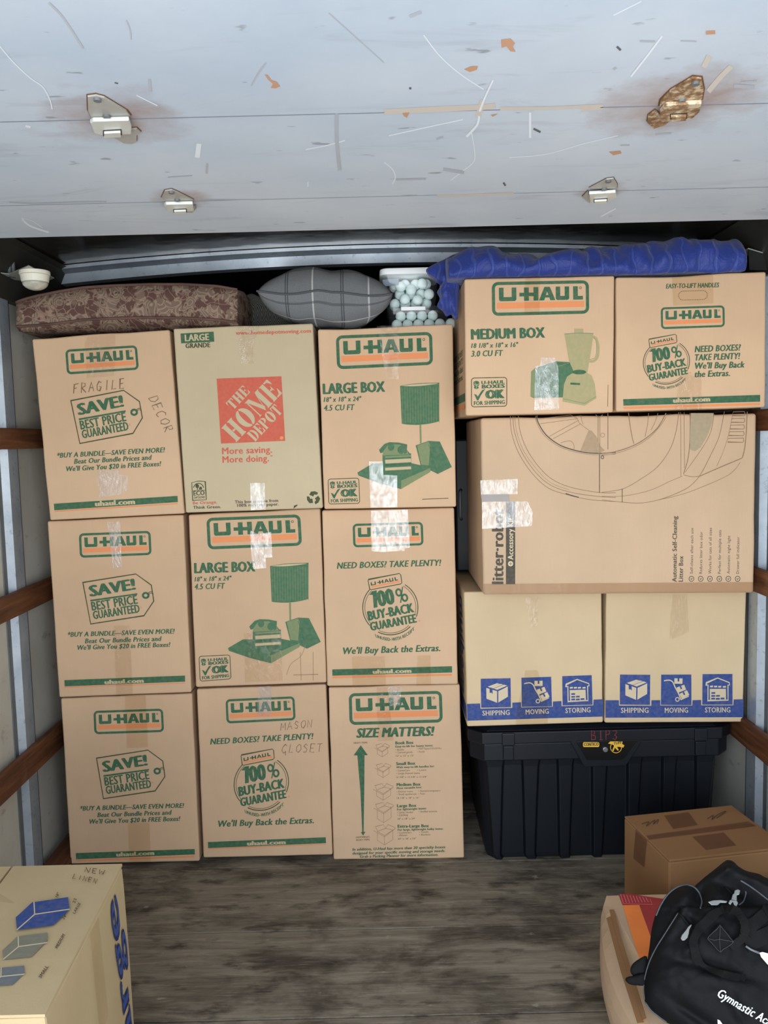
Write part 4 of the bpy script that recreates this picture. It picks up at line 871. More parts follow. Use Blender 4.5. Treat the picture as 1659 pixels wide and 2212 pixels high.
a.poly([(1158, 655), (1256, 655), (1256, 700), (1158, 704)], GREEN4, .0002); a.poly([(1050, 712), (1200, 700), (1365, 705), (1340, 900), (1300, 1130), (1160, 1140), (1100, 1000), (1075, 850)], GREEN4, .0003); a.line([(1050, 712), (1200, 702), (1365, 706)], 7, GREEN2, .0005)
a.line(curve([(1362, 740), (1400, 770), (1420, 860), (1410, 960), (1370, 1005), (1320, 1010)]), 26, GREEN4, .0003); a.line(curve([(1362, 745), (1395, 790), (1400, 900), (1380, 970), (1320, 990)]), 4, GREEN2, .0005)
a.ell(1212, 1125, 75, 26, GREEN, .0006); a.poly([(1130, 1140), (1290, 1130), (1345, 1160), (1380, 1250), (1398, 1410), (1270, 1490), (1030, 1445), (1045, 1260), (1080, 1175)], GREEN4, .0005); a.line([(1035, 1415), (1270, 1465), (1395, 1390)], 6, GREEN2, .0008); a.line([(1115, 1250), (1220, 1255)], 22, GREEN, .0008); a.line([(1520, 1500), (1525, 1265)], 7, GREYI)
a.put(D1, 'printed_picture', 'blender and toaster picture')
ok_badge(D1, quadmap(313, 258, *Z(1010, 580, 5.027, (38, 1186), (430, 1178), (430, 1500), (38, 1508))))
D1.tape(Z(1010, 580, 5.027, (795, 968), (945, 968), (985, 1080), (990, 1530), (722, 1538), (735, 1060), (790, 1040)), TAPEW, 'shiny bluish tape patch'); D1.tape(Z(1010, 580, 5.027, (625, 90), (785, 85), (780, 505), (615, 510)), TAPED)
a = Art(Face((0, 0, 0), (-1, 0, 0)), 0); X = min(D1.q[0].x, D1.q[3].x)-.0012; zb = D1.loc.z; p = lambda y, z: Vector((X+.0006, y, z))
xl = lambda z: D1.q[3].x+(D1.q[0].x-D1.q[3].x)*(z-D1.q[3].z)/(D1.q[0].z-D1.q[3].z)-.0012
def sp(y, z): return Vector((xl(z), y, z))
a.mb.poly([sp(2.565, zb+.045), sp(3.0, zb+.045), sp(3.0, zb+.07), sp(2.565, zb+.07)], GREEN); a.mb.poly([sp(2.565, zb+.022), sp(3.0, zb+.022), sp(3.0, zb+.037), sp(2.565, zb+.037)], ORANGE)
for k, (t, z) in enumerate((('NEED BOXES?', .19), ('TAKE PLENTY!', .165), ("We'll Buy Back", .14), ('the Extras.', .115))):
    vs, fs = glyphs(t, .03, .2); a.mb.raw([sp(2.92-.3*x, zb+z+.017*y) for x, y in vs], fs, GREEN)
a.put(D1, 'side_print')
D2 = Carton('right one of the two upper right boxes, EASY-TO-LIFT HANDLES and buy-back seal', [(1331, 597), (1655.5, 586.5), (1653.5, 879.5), (1331, 889)], 2.55, .457, KRAFT2, sag=(.35, .35, .006), amp=.003)
logoZ(D2, 1320, 580, 4.894, (524, 412), (1198, 390), (1202, 618), (528, 642))
a = D2.art(); a.zoom(1320, 580, 4.894); a.text('EASY-TO-LIFT HANDLES', (578, 212), (1144, 198), 46, GREEN, .035, .2)
def stadium(t):
    """point at fraction t of a long rounded slot"""
    Lh, rr = 105, 47; per = 4*Lh+2*math.pi*rr; d = (t % 1)*per
    if d < 2*Lh: return (865-Lh+d, 284-rr-.03*(d-Lh))
    d -= 2*Lh
    if d < math.pi*rr: an = -math.pi/2+d/rr; return (865+Lh+rr*math.cos(an), 284+rr*math.sin(an)-3)
    d -= math.pi*rr
    if d < 2*Lh: return (865+Lh-d, 284+rr-.03*(Lh-d))
    an = math.pi/2+(d-2*Lh)/rr; return (865-Lh+rr*math.cos(an), 284+rr*math.sin(an)+3)
for k in range(40): a.line([stadium(k/40), stadium(k/40+.007), stadium(k/40+.014)], 6, DKG)
a.put(D2, 'handle_print', 'dashed handle outline with words over it')
seal(D2, affine([(566, 838), (892, 775), (592, 946)], Z(1320, 580, 4.894, (402, 748), (678, 696), (420, 836))))
a = D2.art(); a.zoom(1320, 580, 4.894)
for t, p0, p1 in (('NEED BOXES?', (882, 886), (1375, 866)), ('TAKE PLENTY!', (886, 974), (1366, 956)), ("We'll Buy Back", (886, 1062), (1414, 1046)), ('the Extras.', (882, 1150), (1258, 1136))): a.text(t, p0, p1, 62, GREEN, .035, .22)
a.put(D2, 'printed_slogan')
stripe(D2, Z(1320, 580, 4.894, (128, 1382), (1575, 1336), (1575, 1408), (130, 1450)), Z(1320, 580, 4.894, (132, 1460), (1572, 1420), (1572, 1445), (134, 1488)), *Z(1320, 580, 4.894, (655, 1420), (1048, 1404)), 7.6)
D2.tape(Z(1320, 580, 4.894, (640, 66), (1075, 60), (1080, 370), (655, 395)), TAPED); D2.tape(Z(1320, 580, 4.894, (720, 1130), (950, 1120), (960, 1490), (670, 1500)), TAPE, 'wrinkled clear tape')

# ------------------------------------------------------------------ black chest under the cream boxes
b = NB('black_moulded_plastic'); f = b.noise(b.coord(), 220, 3); f2 = b.noise(b.coord(), 5, 4)
b.bsdf(b.mix(f2, srgb((9, 12, 17)), srgb((17, 23, 31))), .45, 0, .35, bump=f, bstr=.08, bdist=.002); BLK = b.m
BLK2 = plain('glossy_black_plastic', (14, 15, 17), .3, 0, .5)
YT = 2.75
pl_ = lambda px, py, Y=YT: at(px, py, Y=Y)
xa = at(1042, 1610, Y=YT).x; xb_ = at(1540, 1600, Y=YT).x; xl_ = xa-.045; xr_ = xb_+.078
zt = min(F1.loc.z, F2.loc.z)-.004
zl = at(1300, 1641, Y=YT).z
T_ = Thing('storage_chest', 'big black ribbed plastic chest with lid, under the two cream boxes', 'chest', ((xa+xb_)/2, YT+.28, 0))
lid = MB(BLK)
def oct_(x0, x1, y0, y1, c, z): return [(x0+c, y0, z), (x1-c, y0, z), (x1, y0+c, z), (x1, y1-c, z), (x1-c, y1, z), (x0+c, y1, z), (x0, y1-c, z), (x0, y0+c, z)]
zm = at(1300, 1603, Y=YT).z
yB = YT+.56
lid.prism(oct_(xl_, xr_, YT, yB, .045, zm), oct_(xl_, xr_, YT, yB, .045, zt-.012)); lid.prism(oct_(xl_+.012, xr_-.012, YT+.015, yB-.015, .05, zt-.0125), oct_(xl_+.03, xr_-.03, YT+.035, yB-.03, .05, zt))
lid.prism(oct_(xl_+.008, xr_-.008, YT+.009, yB, .045, zl), oct_(xl_+.008, xr_-.008, YT+.009, yB, .045, zm-.0005))
lo_ = T_.add('lid', lid, bevel=.004)
for px in (1098, 1514):
    mb = MB(BLK); p = at(px, 1590, Y=YT).x
    mb.box((p-.022, YT-.006, zm-.004), (p+.022, YT+.004, zt-.014)); mb.box((p-.018, YT-.002, zl+.006), (p+.018, YT+.012, zm-.006)); T_.add('latch_pad', mb, parent=lo_, bevel=.003)
# ribbed tub
nr = 7; st = []
ribs = [(1028, 1096, 1042, 1086), (1130, 1174, 1136, 1162), (1207, 1248, 1212, 1238), (1282, 1324, 1286, 1310), (1360, 1398, 1362, 1386), (1436, 1474, 1438, 1462), (1508, 1552, 1512, 1540)]
tub = MB(BLK)
def outline(z, frac):
    """frac 0 at top .. 1 at the floor"""
    ins = .02+.03*frac; pts = []; yf = YT+.028+.012*frac; rec = .016
    x0 = xl_+.01+ins; x1 = xr_-.01-ins
    Y_ = lambda x, y: (x, y, z)
    pts.append(Y_(x0, YT+.075))
    X_ = lambda px: at(px, 1750, Y=YT).x
    for i, (a0, a1, b0, b1) in enumerate(ribs):
        l = X_(a0+(b0-a0)*frac); r = X_(a1+(b1-a1)*frac)
        if i == 0: l = x0+.02
        if i == len(ribs)-1: r = x1-.02
        pts += [Y_(l, yf+(.012 if i == 0 else rec)), Y_(l+.006, yf), Y_(r-.006, yf), Y_(r, yf+(.012 if i == len(ribs)-1 else rec))]
    pts.append(Y_(x1, YT+.075)); pts += [Y_(x1, yB-.05), Y_(x1-.03, yB-.03), Y_(x0+.03, yB-.03), Y_(x0, yB-.05)]
    return pts
lev = [(zl+.004, 0), (.34, .3), (.18, .65), (.05, .9), (.018, .97)]
R_ = [outline(z, f) for z, f in lev]
cx = sum(p[0] for p in R_[-1])/len(R_[-1]); cy = sum(p[1] for p in R_[-1])/len(R_[-1])
R_.append([(cx+(p[0]-cx)*.975, cy+(p[1]-cy)*.975, 0.0) for p in R_[-1]])
n = len(R_[0]); vs = [p for r in R_ for p in r]; fs = [tuple(range(n-1, -1, -1)), tuple((len(R_)-1)*n+k for k in range(n))]
for i in range(len(R_)-1):
    for k in range(n): fs.append((i*n+k, i*n+(k+1) % n, (i+1)*n+(k+1) % n, (i+1)*n+k))
tub.raw(vs, [f[::-1] for f in fs]); T_.add('tub', tub, bevel=.003)
mb = MB(BLK2); q = lambda pts, l: [faceY(YT).at(x, y, l) for x, y in pts]
tz = [(1244, 1601), (1378, 1597), (1345, 1640), (1268, 1641)]; mb.prism(q(tz, .0), q(tz, .004)); hp = T_.add('lock_plate', mb, bevel=.001)
mb = MB(BLK); tz2 = [(1232, 1602), (1390, 1597), (1352, 1655), (1262, 1657)]; mb.prism(q(tz2, -.012), q(tz2, -.0004)); T_.add('hasp', mb, bevel=.002)
a = Art(faceY(YT), .0045); a.zoom(1230, 1560, 8.73); a.fill_rr(250, 368, 556, 460, 26, YELLOW); a.text('CONTICO', (266, 440), (544, 432), 56, BLACKI, .04, 0, .0005); a.put(T_, 'maker_sticker', 'yellow rounded maker sticker', hp)
a = Art(faceY(YT), .0045); a.zoom(1230, 1560, 8.73); a.arc(872, 465, 104, 104, 0, 360, 12, YELLOW); a.poly([(722, 395), (760, 355), (900, 352), (995, 355), (985, 400), (1030, 425), (1010, 470), (935, 455), (890, 455), (925, 520), (900, 525), (850, 470), (825, 535), (800, 525), (835, 430), (790, 405)], YELLOW, .0004); a.text('TUFF', (830, 415), (985, 395), 45, BLACKI, .03, .2, .0008); a.put(T_, 'round_sticker', 'round yellow emblem', hp)
mb = MB(plain('lock_steel', (170, 172, 178), .3, .8)); p = faceY(YT).at(1306.5, 1617.5, .004); mb.cyl(p, (0, -1, 0), .0085, .006, n=24); T_.add('lock', mb, bevel=.001, parent=hp)
a = Art(faceY(YT), .0012); a.zoom(1230, 1560, 8.73); a.hand('B1P3', (395, 330), (930, 325), 175, 12, REDPEN, 0); a.put(T_, 'handwriting', 'red handwritten B1P3', lo_)

# ------------------------------------------------------------------ black case in the gap
mb = MB(BLK); K_ = Thing('black_case', 'black plastic case standing in the dark gap left of the tan carton', 'case', (.285, 3.2, F1.loc.z+.46))
zz0 = F1.q[0].z+.012
K_.loc.z = zz0; K_.o.location.z = zz0
mb.box((.268, 3.10, zz0), (.345, 3.35, zz0+.5)); K_.add('case_body', mb, bevel=.008)
mb = MB(DGREY); mb.tube([(.29, 3.10, zz0+.2), (.285, 3.085, zz0+.21), (.285, 3.085, zz0+.30), (.29, 3.10, zz0+.31)], .006); K_.add('handle', mb, True)

# ------------------------------------------------------------------ brown carton on the right
BL_, BR_ = at(1348, 1762, Z=.30), at(1580, 1738, Z=.30)
ex = (BR_-BL_); ex.z = 0; lx = ex.length; ex.normalize(); ey = Vector((ex.y, -ex.x, 0))
FL_ = at(1445, 1858, Z=.30); dl = (FL_-BL_).dot(ey)
def HB(u, v, z): return Vector((BL_.x, BL_.y, 0))+ex*u*lx+ey*v*dl+Vector((0, 0, z))
Hc = Thing('cardboard_box', 'plain brown box with taped top beside the right wall, behind the black bag', 'box', HB(.5, .5, 0))
mb = MB(BROWN); mb.hexa([HB(0, 0, 0), HB(1, 0, 0), HB(1, 1, 0), HB(0, 1, 0)], [HB(0, 0, .293), HB(1, 0, .293), HB(1, 1, .293), HB(0, 1, .293)]); Hc.add('box_body', mb, bevel=.005, seg=2)
for v0, v1, dz in ((0.003, .462, 0), (.472, .998, .0015)):
    mb = MB(BROWN); mb.hexa([HB(.003, v0, .2935), HB(.998, v0, .2935), HB(.998, v1, .2935), HB(.003, v1, .2935)], [HB(.003, v0, .2985+dz), HB(.998, v0, .2985+dz), HB(.998, v1, .2985+dz), HB(.003, v1, .2985+dz)]); Hc.add('top_flap', mb, bevel=.0015)
topH = Face((0, 0, .3), (0, 0, 1))
DT = tape_mat('dark_brown_tape', .01, .03, (.70, .60, .50), .2, 20, .03)
def flat(th, pts, mat, z, nm, label=None):
    mb = MB(mat); mb.poly([at(x, y, Z=z) for x, y in pts][::-1]); return th.add(nm, mb, label=label)
flat(Hc, Z(1240, 1720, 3.96, (620, 335), (1490, 215), (1560, 255), (640, 372)), DT, .3012, 'packing_tape', 'tape along the top seam'); flat(Hc, Z(1240, 1720, 3.96, (770, 165), (980, 135), (1060, 245), (850, 280)), DT, .3010, 'packing_tape'); flat(Hc, Z(1240, 1720, 3.96, (1010, 345), (1280, 310), (1390, 420), (1130, 460)), DT, .3010, 'packing_tape')
lf = Face(HB(0, 0, 0), -ex); mb = MB(DT); mb.poly([lf.at(x, y, .0015) for x, y in Z(1240, 1720, 3.96, (530, 285), (628, 378), (605, 610), (510, 530))]); Hc.add('packing_tape', mb)
a = Art(topH, .001); a.zoom(1240, 1720, 3.96); a.line(curve([(580, 240), (640, 220), (620, 255), (690, 205), (680, 240), (720, 200), (710, 240)]), 5, PENDK); a.put(Hc, 'handwriting', 'dark pen scribble on the left'); a = Art(topH, .001); a.zoom(1240, 1720, 3.96); a.line(curve([(1140, 195), (1190, 165), (1180, 200), (1230, 160), (1300, 130), (1220, 190)]), 5, PENDK); a.put(Hc, 'handwriting', 'dark pen scribble on the right')

# ------------------------------------------------------------------ squashed carton under the bag
G0 = .235
GY1 = at(1312, 1935, Z=G0).y; GX0 = at(1312, 1938, Z=G0).x; GY0 = 1.52; GX1 = 1.13
Gc = Thing('cardboard_box', 'low bulging box with orange and red tape on top, under the black bag', 'box', ((GX0+GX1)/2, (GY0+GY1)/2, 0))
mb = MB(TAN); NU, NV = 12, 8
def gl_(u, v):           # left side: u back->front, v bottom->top
    bul = .072*math.sin(math.pi*min(1, .08+u*.84))*(.55+.45*math.sin(math.pi*v))*(1 if v < .8 else (1-v)/.2*.8+.2)
    return Vector((GX0-bul*(1 if v < .98 else .25)+(.02*u if v > .98 else 0), GY1+(GY0-GY1)*u, G0*v))
L_ = [[gl_(u/NU, v/NV) for v in range(NV+1)] for u in range(NU+1)]
for u in range(NU):
    for v in range(NV): mb.poly([L_[u][v], L_[u+1][v], L_[u+1][v+1], L_[u][v+1]])
for u in range(NU):
    for x0, x1 in ((None, GX1),):
        mb.poly([L_[u][NV], L_[u+1][NV], Vector((GX1, L_[u+1][NV].y, G0)), Vector((GX1, L_[u][NV].y, G0))]); mb.poly([L_[u+1][0], L_[u][0], Vector((GX1, L_[u][0].y, 0)), Vector((GX1, L_[u+1][0].y, 0))])
mb.poly([L_[0][v] for v in range(NV+1)]+[Vector((GX1, GY1, G0)), Vector((GX1, GY1, 0))]); mb.poly(([L_[NU][v] for v in range(NV+1)]+[Vector((GX1, GY0, G0)), Vector((GX1, GY0, 0))])[::-1])
mb.poly([(GX1, GY1, 0), (GX1, GY1, G0), (GX1, GY0, G0), (GX1, GY0, 0)])
go = Gc.add('box_body', mb)
ORT = plain('orange_tape', (246, 134, 58), .35, 0, .4, var=.08); RDT = plain('red_tape', (164, 34, 44), .35, 0, .4, var=.1)
fp = lambda pts: Z(1270, 1900, 7.09, *pts)
flat(Gc, fp([(470, 225), (620, 215), (1320, 320), (1400, 380), (1330, 900), (960, 900), (790, 385), (530, 390)]), RDT, G0+.0012, 'red_tape', 'red printed tape'); flat(Gc, fp([(535, 392), (785, 388), (960, 870), (1150, 1350), (820, 1300), (700, 940)]), ORT, G0+.0016, 'orange_tape', 'orange tape strip')
a = Art(Face((0, 0, G0), (0, 0, 1)), .002); a.zoom(1270, 1900, 7.09)
for k in range(9): x = 500+k*48; a.line([(x, 235+k*6), (x+42, 372-k*2)], 9, ink('pink_line', (226, 130, 140)))
a.line([(530, 380), (985, 395)], 6, MATS['pink_line']); a.line([(985, 395), (950, 300)], 6, MATS['pink_line']); a.put(Gc, 'tape_print', 'pale lines on the red tape')
mb = MB(BROWN)
for pts, z in (([(330, 480), (400, 480), (510, 900), (900, 2150), (840, 2180), (470, 1010)], .004), ([(285, 600), (370, 560), (640, 1450), (860, 2200), (760, 2210), (500, 1400)], .002)):
    A = [at(x, y, Z=G0+.0006) for x, y in fp(pts)]; mb.prism(A, [p+Vector((0, 0, z)) for p in A])
Gc.add('torn_flap', mb, label='folded torn edge strip')

# ------------------------------------------------------------------ box in the left foreground
ZK = .605
kbr, kfr = at(264, 1866, Z=ZK), at(97, 2190, Z=ZK)
KX1b, KX1f = kbr.x, kfr.x; KYb, KYf = kbr.y, kfr.y; KW = .46
Kc = Thing('cardboard_box', 'cream box in the left front corner with NEW LINEN written on top', 'box', ((KX1b+KX1f)/2-KW/2, (KYb+KYf)/2, 0))
def KP(u, v, z): # u 0 left..1 right ; v 0 back..1 front
    r = Vector((KX1b+(KX1f-KX1b)*v, KYb+(KYf-KYb)*v, z)); return r-Vector((KW*(1-u), .004*(1-u), 0))
mb = MB(KBOX); nz = 6
lv = [(0, 0), (.2, .008), (.4, .006), (.56, .002), (ZK-.006, 0)]
rows = []
for z, bu in lv:
    ring = [KP(0, 0, z)]+[KP(1, 0, z)+Vector((bu, 0, 0))]+[KP(1, .5, z)+Vector((bu*1.4, 0, 0))]+[KP(1, 1, z)+Vector((bu, 0, 0))]+[KP(0, 1, z)]; rows.append(ring)
n = 5; vs = [p for r in rows for p in r]; fs = [tuple(range(n)), tuple((len(rows)-1)*n+k for k in range(n-1, -1, -1))]
for i in range(len(rows)-1):
    for k in range(n): fs.append((i*n+(k+1) % n, i*n+k, (i+1)*n+k, (i+1)*n+(k+1) % n))
mb.raw(vs, [f[::-1] for f in fs]); Kc.add('box_body', mb, bevel=.005)
um = .50
for u0, u1, zz in ((0.004, um-.006, 0), (um+.004, 1.0, .0)):
    mb = MB(KBOX); lift = lambda u, v: ZK+.0015*math.sin(v*7+u*3)+(.006 if (abs(u-um) < .02 and .25 < v < .6) else 0)
    nv = 10; nu = 4
    tp = [[KP(u0+(u1-u0)*i/nu, j/nv, lift(u0+(u1-u0)*i/nu, j/nv)) for j in range(nv+1)] for i in range(nu+1)]
    bt = [[p-Vector((0, 0, .005)) for p in r] for r in tp]
    for i in range(nu):
        for j in range(nv):
            mb.poly([tp[i][j], tp[i][j+1], tp[i+1][j+1], tp[i+1][j]]); mb.poly([bt[i+1][j], bt[i+1][j+1], bt[i][j+1], bt[i][j]])
    for j in range(nv): mb.poly([bt[0][j], bt[0][j+1], tp[0][j+1], tp[0][j]]); mb.poly([tp[nu][j], tp[nu][j+1], bt[nu][j+1], bt[nu][j]])
    for i in range(nu): mb.poly([tp[i][0], tp[i+1][0], bt[i+1][0], bt[i][0]]); mb.poly([bt[i][nv], bt[i+1][nv], tp[i+1][nv], tp[i][nv]])
    Kc.add('top_flap', mb)
ktop = Face((0, 0, ZK+.0032), (0, 0, 1))
a = Art(ktop, .0003); a.zoom(120, 1850, 6.112); a.hand('NEW', (372, 205), (650, 245), 62, 7, PENDK); a.put(Kc, 'handwriting', 'handwritten NEW'); a = Art(ktop, .0003); a.zoom(120, 1850, 6.112); a.hand('LINEN', (215, 290), (550, 362), 62, 7, PENDK); a.put(Kc, 'handwriting', 'handwritten LINEN')
def parcel(ox, oy, sc, pts, mm, words, nm):
    a = Art(ktop, .0003); a.zoom(ox, oy, sc); o, l1, l2, l3 = pts
    a.poly(o, mm)
    for l in (l1, l2, l3): a.line(l, 9, KNOCKB, .0003)
    a.put(Kc, nm)
    for t, p0, p1, h in words:
        a = Art(ktop, .0003); a.zoom(ox, oy, sc); a.text(t, p0, p1, h, PENDK, .01); a.put(Kc, 'size_word')
parcel(0, 1800, 3.95, ([(135, 718), (275, 590), (580, 546), (594, 650), (455, 786), (145, 826)], [(290, 588), (296, 694)], [(296, 694), (594, 650)], [(296, 694), (145, 826)]), BLUEI, [('LARGE', (640, 690), (690, 600), 22), ('18"', (490, 550), (510, 515), 22), ('24"', (545, 740), (575, 700), 22), ('22', (640, 600), (655, 560), 22)], 'large_parcel_print')
parcel(0, 1800, 3.95, ([(20, 1000), (150, 880), (400, 848), (404, 915), (270, 1055), (28, 1078)], [(155, 880), (158, 970)], [(158, 970), (404, 935)], [(158, 970), (28, 1078)]), BLUEG2, [('MEDIUM', (490, 985), (555, 870), 24)], 'medium_parcel_print')
parcel(0, 1800, 3.95, ([(-90, 1250), (0, 1150), (205, 1130), (210, 1195), (105, 1295), (-80, 1305)], [(10, 1150), (8, 1225)], [(8, 1225), (210, 1205)], [(8, 1225), (-80, 1305)]), BLUEG, [('SMALL', (350, 1240), (415, 1140), 26)], 'small_parcel_print')
# side lettering reads upwards near the far edge
a = Art(Face((0, 0, 0), (1, 0, 0)), 0)
def kside(v, z):
    bu = .0
    for (z0, b0), (z1, b1) in zip(lv[:-1], lv[1:]):
        if z0 <= z <= z1: bu = b0+(b1-b0)*(z-z0)/(z1-z0)
    bu *= (1+.4*(1-abs(2*v-1)))
    return KP(1, v, z)+Vector((bu+.0022, 0, 0))
for q, (vs, fs) in enumerate(glyph_layers('large', .03, 0, 3)): a.mb.raw([kside(.035+.11*x+.15*y, .19+.39*x)+Vector((q*.0001, 0, 0)) for x, y in vs], fs, BLUEI); a.put(Kc, 'side_lettering', 'blue lettering running up the side')
mb = MB(TAPE); mb.poly([kside(.52, .598)+Vector((.001, 0, 0)), kside(.40, .598)+Vector((.001, 0, 0)), kside(.40, .40)+Vector((.001, 0, 0)), kside(.52, .40)+Vector((.001, 0, 0))]); Kc.add('packing_tape', mb)

# ================= PART2
# ------------------------------------------------------------------ soft things on top of the stacks
def lerp_tab(tab, x):
    for (x0, y0), (x1, y1) in zip(tab[:-1], tab[1:]):
        if x <= x1: return y0+(y1-y0)*max(0, (x-x0)/(x1-x0))
    return tab[-1][1]
def grid_faces(mb, G, mat=None, closed=False):
    nu = len(G); nv = len(G[0]); vs = [p for r in G for p in r]; fs = []
    for i in range(nu-1):
        for j in range(nv if closed else nv-1):
            k = (j+1) % nv; fs.append((i*nv+j, i*nv+k, (i+1)*nv+k, (i+1)*nv+j))
    if closed: fs += [tuple(range(nv-1, -1, -1)), tuple((nu-1)*nv+k for k in range(nv))]
    mb.raw(vs, fs, mat)

# brown paisley seat cushion
b = NB('brown_paisley_cloth'); v = b.coord((1, .5, 1)); nz = b.n('ShaderNodeTexNoise'); b.l(v, nz.inputs['Vector']); nz.inputs['Scale'].default_value = 11; nz.inputs['Detail'].default_value = 2
mixv = b.n('ShaderNodeVectorMath', operation='MULTIPLY_ADD'); b.l(nz.outputs['Color'], mixv.inputs[0]); mixv.inputs[1].default_value = (.09, .09, .09); b.l(v, mixv.inputs[2])
vo = b.n('ShaderNodeTexVoronoi'); b.l(mixv.outputs[0], vo.inputs['Vector']); vo.inputs['Scale'].default_value = 22
vo2 = b.n('ShaderNodeTexVoronoi', feature='DISTANCE_TO_EDGE'); b.l(mixv.outputs[0], vo2.inputs['Vector']); vo2.inputs['Scale'].default_value = 22
vo3 = b.n('ShaderNodeTexVoronoi'); b.l(mixv.outputs[0], vo3.inputs['Vector']); vo3.inputs['Scale'].default_value = 58
rings = b.math('SINE', b.math('MULTIPLY', vo.outputs['Distance'], 34.0))
c = b.mix(b.ramp(rings, [(.45, 0.), (.6, 1.)]), srgb((116, 98, 86)), srgb((144, 124, 109)))
c = b.mix(b.ramp(vo3.outputs['Distance'], [(.2, 1.), (.3, 0.)]), c, srgb((90, 66, 58)))
c = b.mix(b.ramp(b.noise(v, 24, 3), [(.52, 0.), (.56, 1.)]), c, srgb((92, 68, 62)), 'MIX')
c = b.mix(b.ramp(vo2.outputs['Distance'], [(.012, .7), (.035, 0.)]), c, srgb((146, 122, 106)))
b.bsdf(c, .9, 0, .1, bump=rings, bstr=.15, bdist=.003); PAIS = b.m
PIPE = plain('brown_piping', (96, 72, 64), .9, var=.3)
yt = [(33, 655), (50, 648), (80, 640), (130, 630), (180, 622), (240, 618), (320, 615), (400, 615), (470, 619), (515, 627)]
yb_ = [(33, 706), (80, 703), (130, 698), (180, 691), (240, 688), (320, 686), (400, 687), (470, 691), (515, 697)]
YC = 2.745; zb0 = max(A1.q[0].z, A1.q[1].z, B1.q[0].z)+.004
cu = Thing('seat_cushion', 'long brown paisley seat cushion lying on the left top boxes', 'cushion', (at(270, 700, Y=YC).x, YC+.25, zb0))
G = []; NX = 40; P_top = []; P_bot = []
for i in range(NX+1):
    px = 35+(513-35)*i/NX; e = min(1, min(i, NX-i)/2.0); y1 = lerp_tab(yt, px); y2 = lerp_tab(yb_, px)
    t = at(px, y1, Y=YC); s_ = at(px, y2, Y=YC); 
    zmin = max(zb0, s_.z-.03) if px > 60 else s_.z-.028
    t2 = t.lerp(s_, .33)+Vector((0, -.008*e, 0)); t3 = t.lerp(s_, .67)+Vector((0, -.008*e, 0))
    bt = Vector((s_.x, YC+.05, max(zb0, s_.z-.018))); 
    row = [Vector((t.x, YC+.30, t.z-.02)), Vector((t.x, YC+.25, t.z+.012)), Vector((t.x, YC+.13, t.z+.016)), Vector((t.x, YC+.04, t.z+.006)), t, t2, t3, s_, Vector((s_.x, YC+.02, max(zb0, s_.z-.012))), Vector((s_.x, YC+.08, zb0)), Vector((s_.x, YC+.26, zb0)), Vector((s_.x, YC+.30, zb0+.02))]
    G.append(row); P_top.append(t+Vector((0, -.002, .001))); P_bot.append(s_+Vector((0, -.002, 0)))
mb = MB(PAIS); grid_faces(mb, G, None, True); cb_ = cu.add('cushion_body', mb, True)
for p_ in cb_.data.polygons:
    if len(p_.vertices) > 4: p_.use_smooth = False
mb = MB(PIPE); mb.tube(P_top, .0045); cu.add('piping', mb, True); mb = MB(PIPE); mb.tube(P_bot, .0045); cu.add('piping', mb, True)

# pillows
def pillow(th, cx, cy, zb, w, d, t, mat, sag=lambda x: 0, wob=.006, yaw=0, taper=.25, name='pillow_case', nu=36):
    """two bulging halves sewn at a seam"""
    me = MB(mat); uv = []; out = {}
    def P(u, v, s):
        k = max(0, (1-abs(u)**3.2)*(1-abs(v)**3.2))**.62
        q_ = min(1, max(0, (v+.75)/.75)); x = u*w/2*(1-taper*q_*q_*(3-2*q_)); y = v*d/2
        z = s*t/2*k+wob*mnoise.noise(Vector((u*3.1, v*3.1, s+cx)))*k*2
        z += .012*math.sin(u*5+1)*(1-k)*.6
        c_, s2 = math.cos(yaw), math.sin(yaw)
        p = Vector((cx+x*c_-y*s2, cy+x*s2+y*c_, zb+t/2+z))
        p.z -= sag(p.x)
        return p
    o_v = []; o_f = []; uvs = []
    for s in (1, -1):
        k = len(o_v)
        for i in range(nu+1):
            for j in range(nu+1):
                u = -1+2*i/nu; v = -1+2*j/nu
                u = math.copysign(abs(u)**.8, u); v = math.copysign(abs(v)**.8, v)
                o_v.append(P(u, v, s)); uvs.append((.25+.25*(u) if s > 0 else .75+.25*u, .5+.5*v))
        for i in range(nu):
            for j in range(nu):
                f = (k+i*(nu+1)+j, k+(i+1)*(nu+1)+j, k+(i+1)*(nu+1)+j+1, k+i*(nu+1)+j+1); o_f.append(f if s > 0 else f[::-1])
    me.raw(o_v, o_f); ob = th.add(name, me, True)
    ul = ob.data.uv_layers.new(name='cloth')
    for lp in ob.data.loops: ul.data[lp.index].uv = uvs[lp.vertex_index]
    seam = [P(math.copysign(abs(u)**.8, u), -1, 1)+Vector((0, -.002, 0)) for u in [-1+2*i/nu for i in range(nu+1)]]
    return ob, seam, P
def band(b, coordv, centre, half):
    return b.math('LESS_THAN', b.math('ABSOLUTE', b.math('SUBTRACT', coordv, centre)), half)
b = NB('grey_plaid_cloth'); t = b.n('ShaderNodeUVMap'); t.uv_map = 'cloth'; sx2 = b.n('ShaderNodeSeparateXYZ'); b.l(t.outputs[0], sx2.inputs[0]); U_, V_ = sx2.outputs[0], sx2.outputs[1]
uu = b.math('MODULO', U_, .5)
wv = b.noise(b.coord((300, 300, 300)), 1, 2)
c = b.mix(wv, srgb((102, 104, 106)), srgb((126, 128, 130)))
def lines(c, src, cs, half, col, op=.8):
    m_ = None
    for q in cs:
        k = band(b, src, q, half); m_ = k if m_ is None else b.math('MAXIMUM', m_, k)
    return b.mix(b.math('MULTIPLY', m_, op), c, srgb(col))
top_ = b.math('LESS_THAN', U_, .5); bot_ = b.math('SUBTRACT', 1.0, top_)
